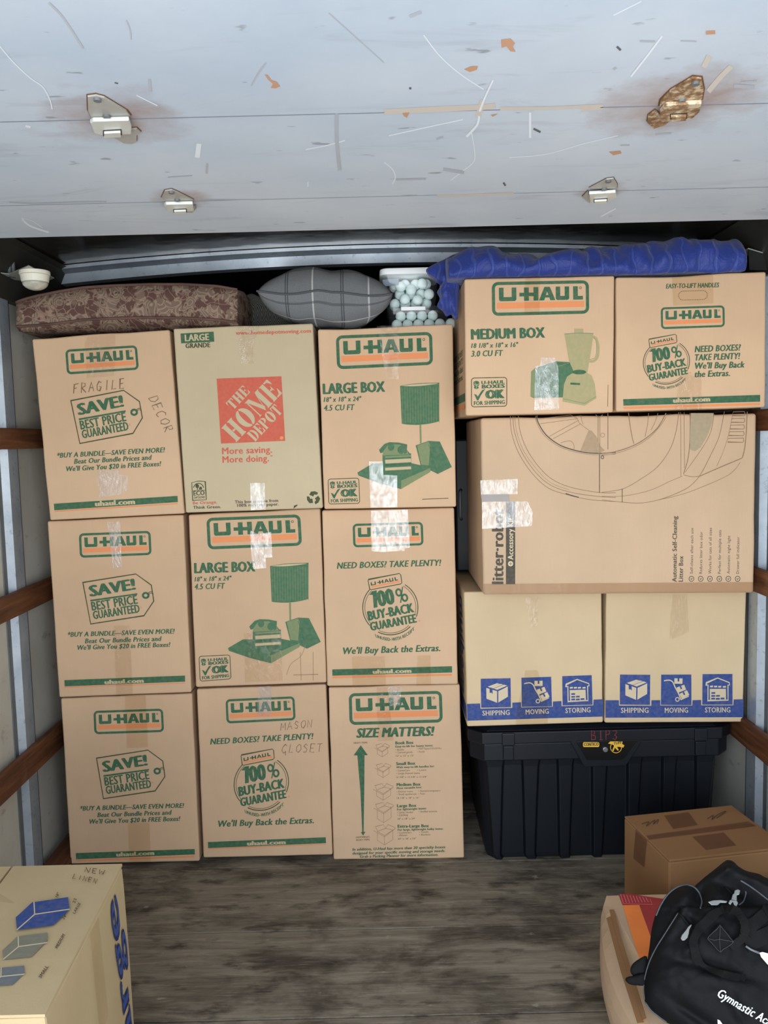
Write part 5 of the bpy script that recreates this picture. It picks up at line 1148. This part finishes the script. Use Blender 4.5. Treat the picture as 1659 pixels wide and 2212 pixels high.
c = lines(c, uu, (.105, .113, .31, .318), .0022, (62, 64, 70), .75)
c = lines(c, uu, (.205, .412), .003, (188, 188, 186), .8)
mt = b.math('MULTIPLY', b.math('MAXIMUM', band(b, V_, .155, .006), band(b, V_, .185, .006)), top_)
c = b.mix(b.math('MULTIPLY', mt, .75), c, srgb((62, 64, 70)))
mt = b.math('MULTIPLY', band(b, V_, .16, .006), bot_); c = b.mix(b.math('MULTIPLY', mt, .8), c, srgb((186, 186, 186)))
mt = b.math('MULTIPLY', band(b, V_, .03, .006), bot_); c = b.mix(b.math('MULTIPLY', mt, .6), c, srgb((70, 72, 78)))
b.bsdf(c, .9, 0, .12, bump=wv, bstr=.12, bdist=.002); PLAID = b.m
pcx = at(703, 645, Y=2.80).x; pz0 = max(C1.q[0].z, B1.q[1].z)+.004; pzt = at(703, 577, Y=2.9).z
pw = at(850, 650, Y=2.78).x-at(558, 650, Y=2.78).x
pi_ = Thing('throw_pillow', 'puffy grey plaid pillow in front of the clear tub of balls', 'pillow', (pcx, 2.95, pz0))
po_, seam, PF = pillow(pi_, pcx, 2.92, pz0, pw, .31, pzt-pz0-.004, PLAID, sag=lambda x: .012*min(1, max(0, (x-B1.q[1].x-.015)/.05)))
mb = MB(plain('grey_seam', (84, 86, 90), .9)); mb.tube(seam, .0035); pi_.add('seam', mb, True)
b = NB('dark_zigzag_cloth'); t = b.n('ShaderNodeUVMap'); t.uv_map = 'cloth'; mp = b.n('ShaderNodeMapping'); mp.inputs['Scale'].default_value = (18, 9, 1); b.l(t.outputs[0], mp.inputs[0])
sx3 = b.n('ShaderNodeSeparateXYZ'); b.l(mp.outputs[0], sx3.inputs[0])
dd = b.math('ADD', b.math('ABSOLUTE', b.math('SUBTRACT', b.math('FRACT', sx3.outputs[0]), .5)), b.math('ABSOLUTE', b.math('SUBTRACT', b.math('FRACT', sx3.outputs[1]), .5)))
st_ = b.math('GREATER_THAN', b.math('SINE', b.math('MULTIPLY', dd, 30.0)), 0.1)
b.bsdf(b.mix(st_, srgb((74, 76, 74)), srgb((122, 122, 114))), .9, 0, .1); ZIG = b.m
zx = at(566, 670, Y=3.1).x
zi = Thing('throw_pillow', 'dark zigzag patterned pillow squeezed between the brown cushion and the plaid pillow', 'pillow', (zx, 3.15, B1.q[0].z))
pillow(zi, zx, 3.155, B1.q[0].z+.018, .27, .135, at(555, 634, Y=3.1).z-B1.q[0].z-.018, ZIG, taper=0)

# clear tubs with balls
b = NB('clear_plastic'); tr = b.n('ShaderNodeBsdfTransparent'); tr.inputs[0].default_value = (.99, 1, 1, 1); gl = b.n('ShaderNodeBsdfGlossy'); gl.inputs['Roughness'].default_value = .12; df = b.n('ShaderNodeBsdfDiffuse'); df.inputs[0].default_value = (.75, .85, .95, 1)
m1 = b.n('ShaderNodeMixShader'); m1.inputs[0].default_value = .04; m2 = b.n('ShaderNodeMixShader'); m2.inputs[0].default_value = .02
b.l(tr.outputs[0], m1.inputs[1]); b.l(gl.outputs[0], m1.inputs[2]); b.l(m1.outputs[0], m2.inputs[1]); b.l(df.outputs[0], m2.inputs[2]); b.l(m2.outputs[0], b.out.inputs[0]); CLEAR = b.m
WPL = plain('white_lid_plastic', (244, 248, 250), .4, 0, .4); BALLM = plain('mint_ball', (236, 255, 251), .5, 0, .3, var=.03)
def rrect_ring(x0, x1, y0, y1, r, z, n=5):
    o = []
    for cx, cy, a0 in ((x1-r, y0+r, -90), (x1-r, y1-r, 0), (x0+r, y1-r, 90), (x0+r, y0+r, 180)):
        for i in range(n+1):
            a_ = math.radians(a0+90*i/n); o.append(Vector((cx+r*math.cos(a_), cy+r*math.sin(a_), z)))
    return o
def tub_shell(mb, A, B, mat):
    n = len(A); mb.raw(A+B, [(i, (i+1) % n, n+(i+1) % n, n+i) for i in range(n)]+[tuple(range(n-1, -1, -1))], mat)
YB = 2.885
cz = C1.q[1].z+.004
zA = at(900, 661, Y=YB).z; zL = at(890, 592, Y=YB).z; zTop = at(890, 578, Y=YB).z
x0l, x1l = at(838, 690, Y=YB).x, at(970, 690, Y=YB).x
x0u, x1u = at(822, 600, Y=YB).x, at(948, 600, Y=YB).x
lowt = Thing('clear_tub', 'low clear tub of mint balls with a white latch, under the lidded tub', 'tub', ((x0l+x1l)/2, YB+.12, cz))
mb = MB(CLEAR); tub_shell(mb, rrect_ring(x0l+.008, x1l-.008, YB+.006, YB+.22, .02, cz), rrect_ring(x0l, x1l, YB, YB+.225, .02, zA-.006), CLEAR); lowt.add('tub_wall', mb, True)
mb = MB(CLEAR); mb.prism(rrect_ring(x0l-.003, x1l+.003, YB-.003, YB+.228, .022, zA-.006), rrect_ring(x0l-.003, x1l+.003, YB-.003, YB+.228, .022, zA-.001)); lowt.add('lid', mb)
mb = MB(WPL); xa2, xb2 = at(866, 665, Y=YB).x, at(919, 665, Y=YB).x; mb.box((xa2, YB-.012, zA-.016), (xb2, YB-.003, zA-.003)); lowt.add('latch', mb, bevel=.002)
upt = Thing('clear_tub', 'clear tub of mint balls with white lid beside the plaid pillow', 'tub', ((x0u+x1u)/2, YB+.12, zA))
mb = MB(CLEAR); tub_shell(mb, rrect_ring(x0u+.026, x1u-.012, YB+.008, YB+.21, .02, zA), rrect_ring(x0u, x1u, YB, YB+.225, .025, zL), CLEAR); upt.add('tub_wall', mb, True)
mb = MB(WPL); mb.prism(rrect_ring(x0u-.004, x1u+.004, YB-.005, YB+.23, .03, zL), rrect_ring(x0u-.002, x1u+.002, YB-.003, YB+.228, .03, zTop)); upt.add('lid', mb, True, bevel=.003)
mb = MB(plain('grey_blue_label', (140, 156, 172), .6)); mb.prism([faceY(YB).at(*p_, -.004) for p_ in ((826, 604), (861, 601), (861, 615), (829, 618))], [faceY(YB).at(*p_, -.005) for p_ in ((826, 604), (861, 601), (861, 615), (829, 618))]); upt.add('paper_label', mb)
bm = bmesh.new(); bmesh.ops.create_icosphere(bm, subdivisions=3, radius=.0182); bme = bpy.data.meshes.new('ball'); bm.to_mesh(bme); bm.free(); bme.materials.append(BALLM)
for p_ in bme.polygons: p_.use_smooth = True
placed = []
def ball(p, label, grp):
    if p.z < 0 or any((p-q).length < .0366 for q in placed): return
    placed.append(p.copy()); o = bpy.data.objects.new('ball', bme); link(o); o.location = p; tag(o, label, 'ball', grp)
UL, UG = 'pale mint ball inside the upper clear tub with the white lid', 'balls in the upper clear tub'
LL, LG = 'pale mint ball inside the lower clear tub under the latch', 'balls in the lower clear tub'
z5 = lambda x, y: (800+x/7.54, 560+y/7.54)
YF = YB+.032
for x, y in ((330, 545), (490, 450), (665, 500), (845, 400), (955, 570), (770, 668), (560, 655), (1070, 440), (400, 700)):
    p = at(*z5(x, y), Y=YF); p.z = max(p.z, zA+.0195)
    if x0u+.04 < p.x < x1u-.024: ball(p, UL, UG)
for r in range(3):
    for k in range(5):
        for dpt in (.072, .112): ball(Vector((x0u+.048+(.0185 if r % 2 else 0)+.037*k, YB+dpt, zA+.0195+.0325*r)) if x0u+.048+(.0185 if r % 2 else 0)+.037*k < x1u-.034 else Vector((0, 0, -9)), UL, UG)
for k in range(6):
    for dpt in (.03, .068): ball(Vector((x0l+.031+.0372*k, YB+dpt, cz+.0192)), LL, LG)
    ball(Vector((x0l+.045+.0372*k, YB+.048, cz+.0192+.0305)), LL, LG) if x0l+.045+.0372*k < x1l-.03 and cz+.05+.0182 < zA-.007 else None

# ------------------------------------------------------------------ blue quilted blanket
b = NB('blue_quilted_cloth'); v = b.coord(); w1 = b.n('ShaderNodeTexWave', wave_type='BANDS', bands_direction='X'); b.l(b.coord((1, 1, 1)), w1.inputs[0]); w1.inputs['Scale'].default_value = 6.5; w1.inputs['Distortion'].default_value = 2.6; w1.inputs['Detail'].default_value = 0; w1.inputs['Detail Scale'].default_value = 3
sh = b.ramp(w1.outputs['Fac'], [(.93, 0.), (.985, 1.)])
f = b.noise(v, 9, 4); c = b.mix(f, srgb((27, 43, 112)), srgb((40, 62, 144))); c = b.mix(b.math('MULTIPLY', sh, .4), c, srgb((70, 90, 168)))
hb = b.math('ADD', b.math('MULTIPLY', sh, -.5), b.math('MULTIPLY', b.noise(v, 26, 4, .6, 1.2), 1.0))
b.bsdf(c, .55, 0, .35, bump=hb, bstr=.5, bdist=.012, Sheen_Weight=.2); BLUEQ = b.m
bt = [(958, 560), (1000, 543), (1060, 540), (1110, 543), (1160, 540), (1222, 535), (1290, 531), (1357, 527), (1410, 524), (1457, 522), (1520, 521), (1592, 520)]
bb_ = [(958, 604), (1000, 600), (1327, 594), (1345, 598), (1390, 600), (1420, 596), (1450, 594), (1500, 594), (1518, 600), (1545, 597), (1570, 592), (1592, 590)]
dz = max(D1.q[0].z, D1.q[1].z, D2.q[0].z, D2.q[1].z)+.004
bl = Thing('moving_blanket', 'blue quilted moving blanket bunched on the upper right boxes and hanging at the left', 'blanket', (at(1290, 560, Y=2.7).x, 2.75, dz))
G = []; NX = 170; NS = 30
for i in range(NX+1):
    px = 962+(1592-962)*i/NX; y1 = lerp_tab(bt, px); y2 = lerp_tab(bb_, px); e = min(1, min(i, NX-i)/3.0)
    Yf = 2.538
    s_ = at(px, y2, Y=Yf); t = at(px, y1, Y=2.62); hgt = t.z-s_.z; x = t.x
    prof = [(2.552 if px > 1330 else 2.565, max(dz-.001, s_.z+.002) if px <= 1330 else dz), (Yf+.004, s_.z+.006), (Yf-.002, s_.z+hgt*.25), (Yf+.004, s_.z+hgt*.5), (Yf+.022, s_.z+hgt*.76), (Yf+.05, s_.z+hgt*.93), (2.62, t.z), (2.70, t.z+.006), (2.82, t.z-.005), (2.93, t.z-.03), (2.95, dz+.04), (2.93, dz), (2.75, dz), (2.60, dz)]
    if px < 1000: prof = [(Y_, z_) for Y_, z_ in prof]
    row = []
    for k, (Y_, z_) in enumerate(prof):
        p = Vector((x, Y_, z_))
        if 1 < k < 9:
            d_ = mnoise.noise(Vector((x*7+z_*6, z_*9, Y_*3)))*.030+(abs(mnoise.noise(Vector((x*13-z_*16, z_*7+4, Y_*4))))-.25)*-.05+mnoise.noise(Vector((x*30-z_*27, z_*21, Y_*5)))*.006
            hh = (z_-s_.z)/max(hgt, .01)
            for p_t, p_b in ((1325, 1372), (1430, 1512), (1475, 1500), (1170, 1110), (1085, 1045), (1250, 1290), (1390, 1400)):
                q = px-(p_b+(p_t-p_b)*hh); d_ += -.009*math.exp(-(q/8)**2)+.004*math.exp(-((q-20)/13)**2)
            p += Vector((0, -.75, .65))*d_*e*(1 if k < 7 else .6)
        row.append(p)
    c_ = sum(row, Vector())/len(row)
    if i in (0, NX): row = [c_.lerp(p, .96) for p in row]
    G.append(row)
mb = MB(BLUEQ); grid_faces(mb, G, None, True); bl.add('blanket_top', mb, True, subsurf=1)
def inflate(outline, Y, front, back, mat, nr=10, sub=3, wr=0.0, plane=None, clampz=None, seed=0, dispf=None):
    """a stuffed shape: outline gets its real distance, a bulging front and back"""
    out = []
    n = len(outline)
    P = [Vector(p) for p in outline]
    for i in range(n):
        p0, p1, p2, p3 = P[i-1], P[i], P[(i+1) % n], P[(i+2) % n]
        for k in range(sub):
            t = k/sub; out.append(.5*((2*p1)+(p2-p0)*t+(2*p0-5*p1+4*p2-p3)*t*t+(3*p1-p0-3*p2+p3)*t**3))
    c = sum(out, Vector((0, 0)))/len(out); fc = plane or faceY(Y); rings = []
    seq = [(1-k/nr, 1) for k in range(0, nr)]
    vs = []; fs = []; N = len(out)
    for side, th in ((1, front), (-1, back)):
        base = len(vs)
        for r, _ in seq:
            for p in out:
                q = c+(p-c)*r; h = th*(1-r**3)**.55
                w_ = wr*mnoise.noise(Vector((q.x*.035+seed, q.y*.035, 2.0*side)))*(1-r**2) if wr else 0
                if dispf and side > 0: w_ += dispf(q.x, q.y)*(1-r**6)
                pt = fc.at(q.x, q.y, side*h+w_)
                if side < 0:
                    pt = fc.at(q.x, q.y, 0) - fc.n*h
                if clampz is not None: pt.z = max(pt.z, clampz)
                vs.append(pt)
        for k in range(nr-1):
            for j in range(N):
                f = (base+k*N+j, base+k*N+(j+1) % N, base+(k+1)*N+(j+1) % N, base+(k+1)*N+j); fs.append(f if side > 0 else f[::-1])
        pc = fc.at(c.x, c.y, th if side > 0 else 0)
        if side < 0: pc = fc.at(c.x, c.y, 0)-fc.n*th
        if dispf and side > 0: pc = fc.at(c.x, c.y, th+dispf(c.x, c.y))
        if clampz is not None: pc.z = max(pc.z, clampz)
        vs.append(pc)
        for j in range(N):
            f = (base+(nr-1)*N+j, base+(nr-1)*N+(j+1) % N, len(vs)-1); fs.append(f if side > 0 else f[::-1])
    mb = MB(mat); mb.raw(vs, fs); return mb
drape = [(933, 573), (958, 561), (985, 548), (1012, 545), (1014, 590), (994, 604), (992, 640), (990, 684), (983, 690), (974, 680), (964, 684), (956, 672), (944, 662), (950, 645), (944, 632), (952, 618), (958, 604), (942, 601), (926, 594), (920, 583)]
bl.add('hanging_fold', inflate(drape, 2.66, .03, .03, BLUEQ, wr=.03), True)

# ------------------------------------------------------------------ lamp and bracket at the roof corners
PLATE = plain('pale_bracket', (170, 172, 166), .4, .4); BEIGE = plain('ivory_lamp_ring', (232, 230, 214), .45)
b = NB('frosted_lens'); f = b.noise(b.coord(), 70, 4); b.bsdf(b.mix(f, srgb((170, 168, 152)), srgb((226, 226, 212))), .18, 0, .6, bump=f, bstr=.5, bdist=.004, Transmission_Weight=.25); LENS = b.m
ZP = 2.03
pq = [at(x, y, Z=ZP) for x, y in ((19.5, 592.5), (61.7, 574.3), (117, 601.5), (74.5, 620))]
la = Thing('dome_light', 'round ivory dome light under a bent bracket in the upper left corner', 'lamp', sum(pq, Vector())/4-Vector((0, 0, .05)))
mb = MB(PLATE); mb.prism(pq, [p+Vector((0, 0, .003)) for p in pq]); e0 = at(2, 590.5, Z=ZP); e1 = pq[0]; wv_ = (pq[3]-pq[0])*.5
mb.prism([e0, e1, e1+wv_, e0+wv_], [p+Vector((0, 0, .003)) for p in (e0, e1, e1+wv_, e0+wv_)]); la.add('bracket', mb, bevel=.0008)
cL = at(75, 594, Z=ZP-.012); cL.z = ZP-.0003
mb = MB(BEIGE); mb.cyl(cL, (0, 0, -1), .046, .012, n=32); mb.cyl(cL-Vector((0, 0, .0125)), (0, 0, -1), .044, .022, n=32, r2=.040); la.add('lamp_ring', mb, bevel=.002)
mb = MB(LENS); rows = []
for k in range(7):
    a_ = math.pi/2*k/7; rows.append([cL+Vector((.039*math.cos(a_)*math.cos(2*math.pi*j/28), .039*math.cos(a_)*math.sin(2*math.pi*j/28), -.035-.024*math.sin(a_))) for j in range(28)])
grid_faces(mb, rows, None, True); la.add('lens', mb, True)
mb = MB(DGREY)
for q in (.25, .75): mb.cyl(e0.lerp(e1, q)+wv_*.5, (0, 0, 1), .006, .05, n=12)
la.add('bolt', mb)
br = Thing('mounting_bracket', 'dark bracket with bright top edge in the upper right corner', 'bracket', at(1640, 586, Y=2.64))
fb = faceY(2.64); mb = MB(plain('black_bracket', (34, 34, 34), .5, .3)); q4 = [(1617, 538), (1668, 553), (1668, 584), (1619, 583)]; mb.prism([fb.at(*p_) for p_ in q4], [fb.at(*p_)+Vector((0, .004, 0)) for p_ in q4]); br.add('plate', mb)
mb = MB(PLATE); e4 = [fb.at(1616, 535.5), fb.at(1668, 551), fb.at(1668, 553.5), fb.at(1616, 538)]; mb.prism(e4, [p+Vector((0, .06, .0)) for p in e4]); br.add('top_flange', mb)

# ------------------------------------------------------------------ black duffel bag
b = NB('black_nylon'); f = b.noise(b.coord(), 6, 5); w_ = b.noise(b.coord((700, 700, 700)), 1, 1)
b.bsdf(b.mix(f, srgb((6, 7, 9)), srgb((12, 13, 16))), .7, 0, .2, bump=b.noise(b.coord(), 16, 5, .6, .5), bstr=.25, bdist=.01); NYL = b.m
WEB = plain('black_webbing', (15, 15, 16), .8, 0, .2, var=.2); PIPEW = plain('grey_piping', (72, 76, 82), .5); CHROME = plain('zip_metal', (120, 120, 116), .32, .9); WPAP = plain('white_paper_tag', (238, 240, 242), .7)
P1 = at(1393, 2160, Y=1.68)
bagF = Face(P1, (-.22, -.78, .58))
zb_ = lambda pts: Z(1340, 1840, 5.2, *pts)
outl = zb_([(730, 372), (620, 400), (520, 480), (440, 600), (390, 720), (350, 880), (325, 1080), (300, 1240), (270, 1420), (262, 1560), (275, 1680), (340, 1780), (430, 1850), (560, 1950), (800, 2120), (1200, 2350), (1700, 2500), (2300, 2500), (2500, 1800), (2450, 900), (2100, 480), (1659, 300), (1560, 250), (1420, 215), (1330, 165), (1270, 110), (1210, 92), (1165, 112), (1080, 180), (960, 275), (860, 360), (830, 385)])
inner = curve(zb_([(655, 685), (500, 930), (400, 1090), (325, 1250), (282, 1400), (266, 1530), (275, 1660)]), 8)
def seg_side(x, y):
    """signed distance of a photograph point from the front piping: + on the front panel"""
    best = 1e9; sg = 1
    for (x0, y0), (x1, y1) in zip(inner[:-1], inner[1:]):
        dx, dy = x1-x0, y1-y0; t = max(0, min(1, ((x-x0)*dx+(y-y0)*dy)/(dx*dx+dy*dy+1e-9))); ex_, ey_ = x-(x0+t*dx), y-(y0+t*dy); d = math.hypot(ex_, ey_)
        if d < best: best = d; sg = 1 if (dx*ey_-dy*ex_) < 0 else -1
    return best*sg
def bump_(x, y, cx, cy, rx, ry, h, rot=0):
    c_, s_ = math.cos(rot), math.sin(rot); dx, dy = x-cx, y-cy; u = (dx*c_+dy*s_)/rx; v = (-dx*s_+dy*c_)/ry; return h*math.exp(-(u*u+v*v))
def bagdisp(x, y):
    d = 0.0
    X_, Y_ = (x-1340)*5.2, (y-1840)*5.2
    s_ = seg_side(x, y)
    if Y_ > 650: d += .012*math.tanh(s_/4)
    d += bump_(X_, Y_, 1150, 230, 120, 60, .02, -.6)+bump_(X_, Y_, 1500, 330, 420, 70, .028, .45)        # upper rolled flap
    d -= bump_(X_, Y_, 1250, 420, 280, 110, .03, .5)                                                       # zip valley under it
    d -= bump_(X_, Y_, 880, 470, 90, 200, .03, .3)                                                         # hollow right of the arched pocket
    d += bump_(X_, Y_, 700, 560, 150, 160, .02, .5)                                                        # arched end pocket
    d -= bump_(X_, Y_, 760, 800, 120, 40, .012, .75)
    d += bump_(X_, Y_, 1120, 1000, 260, 260, .012)
    d -= bump_(X_, Y_, 1000, 1320, 520, 70, .016, .25)                                                     # fold below the handle
    d += bump_(X_, Y_, 700, 1350, 300, 300, .012)
    d -= bump_(X_, Y_, 900, 1900, 420, 60, .02, .6)+bump_(X_, Y_, 1300, 1800, 60, 260, .014, -.5)          # creases in the front
    d += .006*mnoise.noise(Vector((X_*.004, Y_*.004, 1)))+.003*mnoise.noise(Vector((X_*.011, Y_*.011, 5)))
    return d
bag = Thing('duffel_bag', 'black duffel bag with white lettering on the orange and red taped box', 'bag', (.85, 1.7, G0+.003))
mb = inflate(outl, 0, .05, .20, NYL, nr=44, sub=6, plane=bagF, clampz=G0+.0035, dispf=bagdisp)
body = bag.add('bag_body', mb, True)
me = body.data; bvh = BVHTree.FromPolygons([Vector(v_.co)+bag.loc for v_ in me.vertices], [tuple(p_.vertices) for p_ in me.polygons])
def hit(px, py, lift=.002):
    d = ray(px, py).normalized(); h = bvh.ray_cast(CAM, d)
    if h[0] is None: return bagF.at(px, py, lift)
    return h[0]-d*lift*.6+h[1]*lift*.6*(1 if h[1].dot(d) < 0 else -1)
def piping(pts, r=.0014, nm='piping', mat=PIPEW):
    mb = MB(mat); mb.tube([hit(x, y, r*.7) for x, y in pts], r, n=8); return bag.add(nm, mb, True)
piping(inner)
piping(curve(zb_([(900, 640), (918, 560), (890, 470), (840, 410), (780, 382), (720, 378), (630, 408), (535, 485), (455, 605), (405, 720)]), 8), .0018)
piping(curve(zb_([(1350, 320), (1450, 380), (1560, 460), (1659, 540), (1760, 620)]), 6), .002)
piping(curve(zb_([(285, 1690), (345, 1775), (430, 1845), (520, 1910)]), 6), .0018)
piping(curve(zb_([(1330, 600), (1380, 560), (1410, 480), (1408, 440)]), 5), .0016, 'cord', PIPEW)
piping(curve(zb_([(660, 690), (700, 740), (760, 820), (830, 900)]), 5), .002, 'zip', WEB)
piping(curve(zb_([(1180, 400), (1250, 470), (1300, 520)]), 5), .002, 'zip', WEB)
def strap(pts, w, nm='strap', mat=WEB, lift=.006, stitch=False, arch=0):
    """flat webbing along the bag; w in crop units"""
    pts = [Vector(p) for p in curve(pts, 8)]; n = len(pts); L = []; R = []
    for i, p in enumerate(pts):
        t = (pts[min(i+1, n-1)]-pts[max(i-1, 0)]).normalized(); q = Vector((-t.y, t.x)); l = lift+arch*math.sin(math.pi*i/(n-1))
        a_, b_ = zb_([p+q*w/2, p-q*w/2]); L.append(hit(*a_, l)); R.append(hit(*b_, l))
    mb = MB(mat); d = Vector((.15, .7, -.6))*.0035
    for i in range(n-1): mb.hexa([L[i], L[i+1], R[i+1], R[i]], [L[i]+d, L[i+1]+d, R[i+1]+d, R[i]+d])
    return bag.add(nm, mb)
strap([(1240, 640), (1110, 680), (980, 780), (880, 900), (830, 1020), (840, 1140), (900, 1250), (1020, 1330), (1200, 1390), (1400, 1420)], 95, lift=.010)
strap([(1190, 640), (1300, 700), (1370, 800), (1370, 910), (1310, 1000), (1220, 1070)], 100, lift=.012, arch=.012)
strap([(1760, 620), (1600, 730), (1480, 820), (1400, 910)], 150, lift=.008)
strap([(1760, 900), (1600, 960), (1480, 1010), (1400, 1040)], 190, lift=.005)
mb = MB(WEB); pp = zb_([(1120, 835), (1270, 1000), (1120, 1150), (960, 990)]); A = [hit(x, y, .014) for x, y in pp]; mb.prism(A, [p+Vector((.001, .004, -.003)) for p in A]); hp2 = bag.add('handle_patch', mb)
mb = MB(plain('grey_stitch', (60, 60, 62), .8))
for a_, b_ in (((1118, 850), (1255, 1000)), ((1255, 1000), (1122, 1138)), ((1122, 1138), (975, 985)), ((975, 985), (1118, 850)), ((985, 985), (1255, 1000)), ((1118, 860), (1122, 1130))):
    (x0, y0), (x1, y1) = zb_([a_, b_]); mb.tube([A[0].lerp(A[0], 0)*0+hit(x0+(x1-x0)*k/4, y0+(y1-y0)*k/4, .0165) for k in range(5)], .0006, n=5)
bag.add('stitching', mb, parent=hp2)
for pts, h_ in (([(1130, 640), (1240, 650), (1260, 760), (1180, 830), (1080, 820), (1050, 740)], .0),):
    pass
def pull(pts, nm='zip_pull', lift=.008, th=.004):
    A = [hit(x, y, lift) for x, y in zb_(pts)]; cA = sum(A, Vector())/len(A); A = [cA+(p-cA) for p in A]
    nrm = Vector((-.2, -.75, .6)).normalized(); base = [p - nrm*((p-cA).dot(nrm)) for p in A]
    mb = MB(CHROME); mb.prism([p+nrm*th for p in base], base); return bag.add(nm, mb, bevel=.0012)
pull([(755, 850), (785, 838), (798, 850), (780, 890), (778, 930), (770, 975), (735, 1010), (700, 1015), (682, 990), (700, 945), (740, 890)], lift=.010)
pull([(990, 580), (1040, 560), (1120, 552), (1170, 560), (1200, 570), (1190, 585), (1120, 608), (1060, 620), (1020, 608)], lift=.010)
pull([(1215, 560), (1290, 575), (1308, 605), (1300, 640), (1285, 655), (1265, 630), (1225, 615)], lift=.010)
pull([(1262, 455), (1300, 435), (1340, 460), (1330, 510), (1305, 515), (1308, 560), (1240, 550), (1250, 500), (1262, 490)], 'zip_slider', .008, .006)
# side loops of webbing poking out at the left
mb = inflate(zb_([(300, 1175), (200, 1210), (130, 1270), (112, 1340), (150, 1400), (200, 1380), (290, 1370)]), 0, .006, .006, WEB, plane=Face(P1+Vector((0, .03, .03)), (-.22, -.78, .58))); bag.add('side_tab', mb, True)
mb = inflate(zb_([(290, 1370), (160, 1390), (70, 1410), (60, 1450), (110, 1490), (180, 1500), (290, 1495)]), 0, .007, .007, WEB, plane=Face(P1+Vector((0, .02, .03)), (-.22, -.78, .58))); bag.add('side_tab', mb, True)
mb = MB(WPAP); tg = zb_([(1562, 1140), (1600, 1132), (1659, 1150), (1740, 1200), (1740, 1330), (1690, 1310), (1640, 1250), (1590, 1190)]); A = [hit(x, y, .012) for x, y in tg]; mb.prism(A, [p+Vector((0, .001, -.001)) for p in A]); bag.add('paper_tag', mb, label='white paper tag')
mb = MB(DGREY); mb.tube([hit(x, y, .010) for x, y in zb_([(1390, 1060), (1470, 1100), (1565, 1145)])], .0025); bag.add('tag_string', mb, True)
GL = glyph_layers('Gymnastic Academy', .02, .12, 2)
p0 = Vector((1078, 1618)); p1 = Vector((1880, 2085)); dd_ = p1-p0; un = dd_.normalized(); nn_ = Vector((un.y, -un.x))
mb = MB(WHITEI); [mb.raw([hit(*zb_([p0+dd_*x+nn_*(y*92)])[0], .0016+q*.0001) for x, y in vs], fs) for q, (vs, fs) in enumerate(GL)]; bag.add('lettering', mb, label='white stitched lettering')
mb = MB(WHITEI); sq = zb_([(1092, 1880), (1118, 1892), (1168, 1960), (1148, 1990), (1130, 1940), (1112, 1925), (1118, 1990), (1100, 1985)]); mb.poly([hit(x, y, .002) for x, y in sq]); bag.add('emblem', mb, label='white stitched mark')
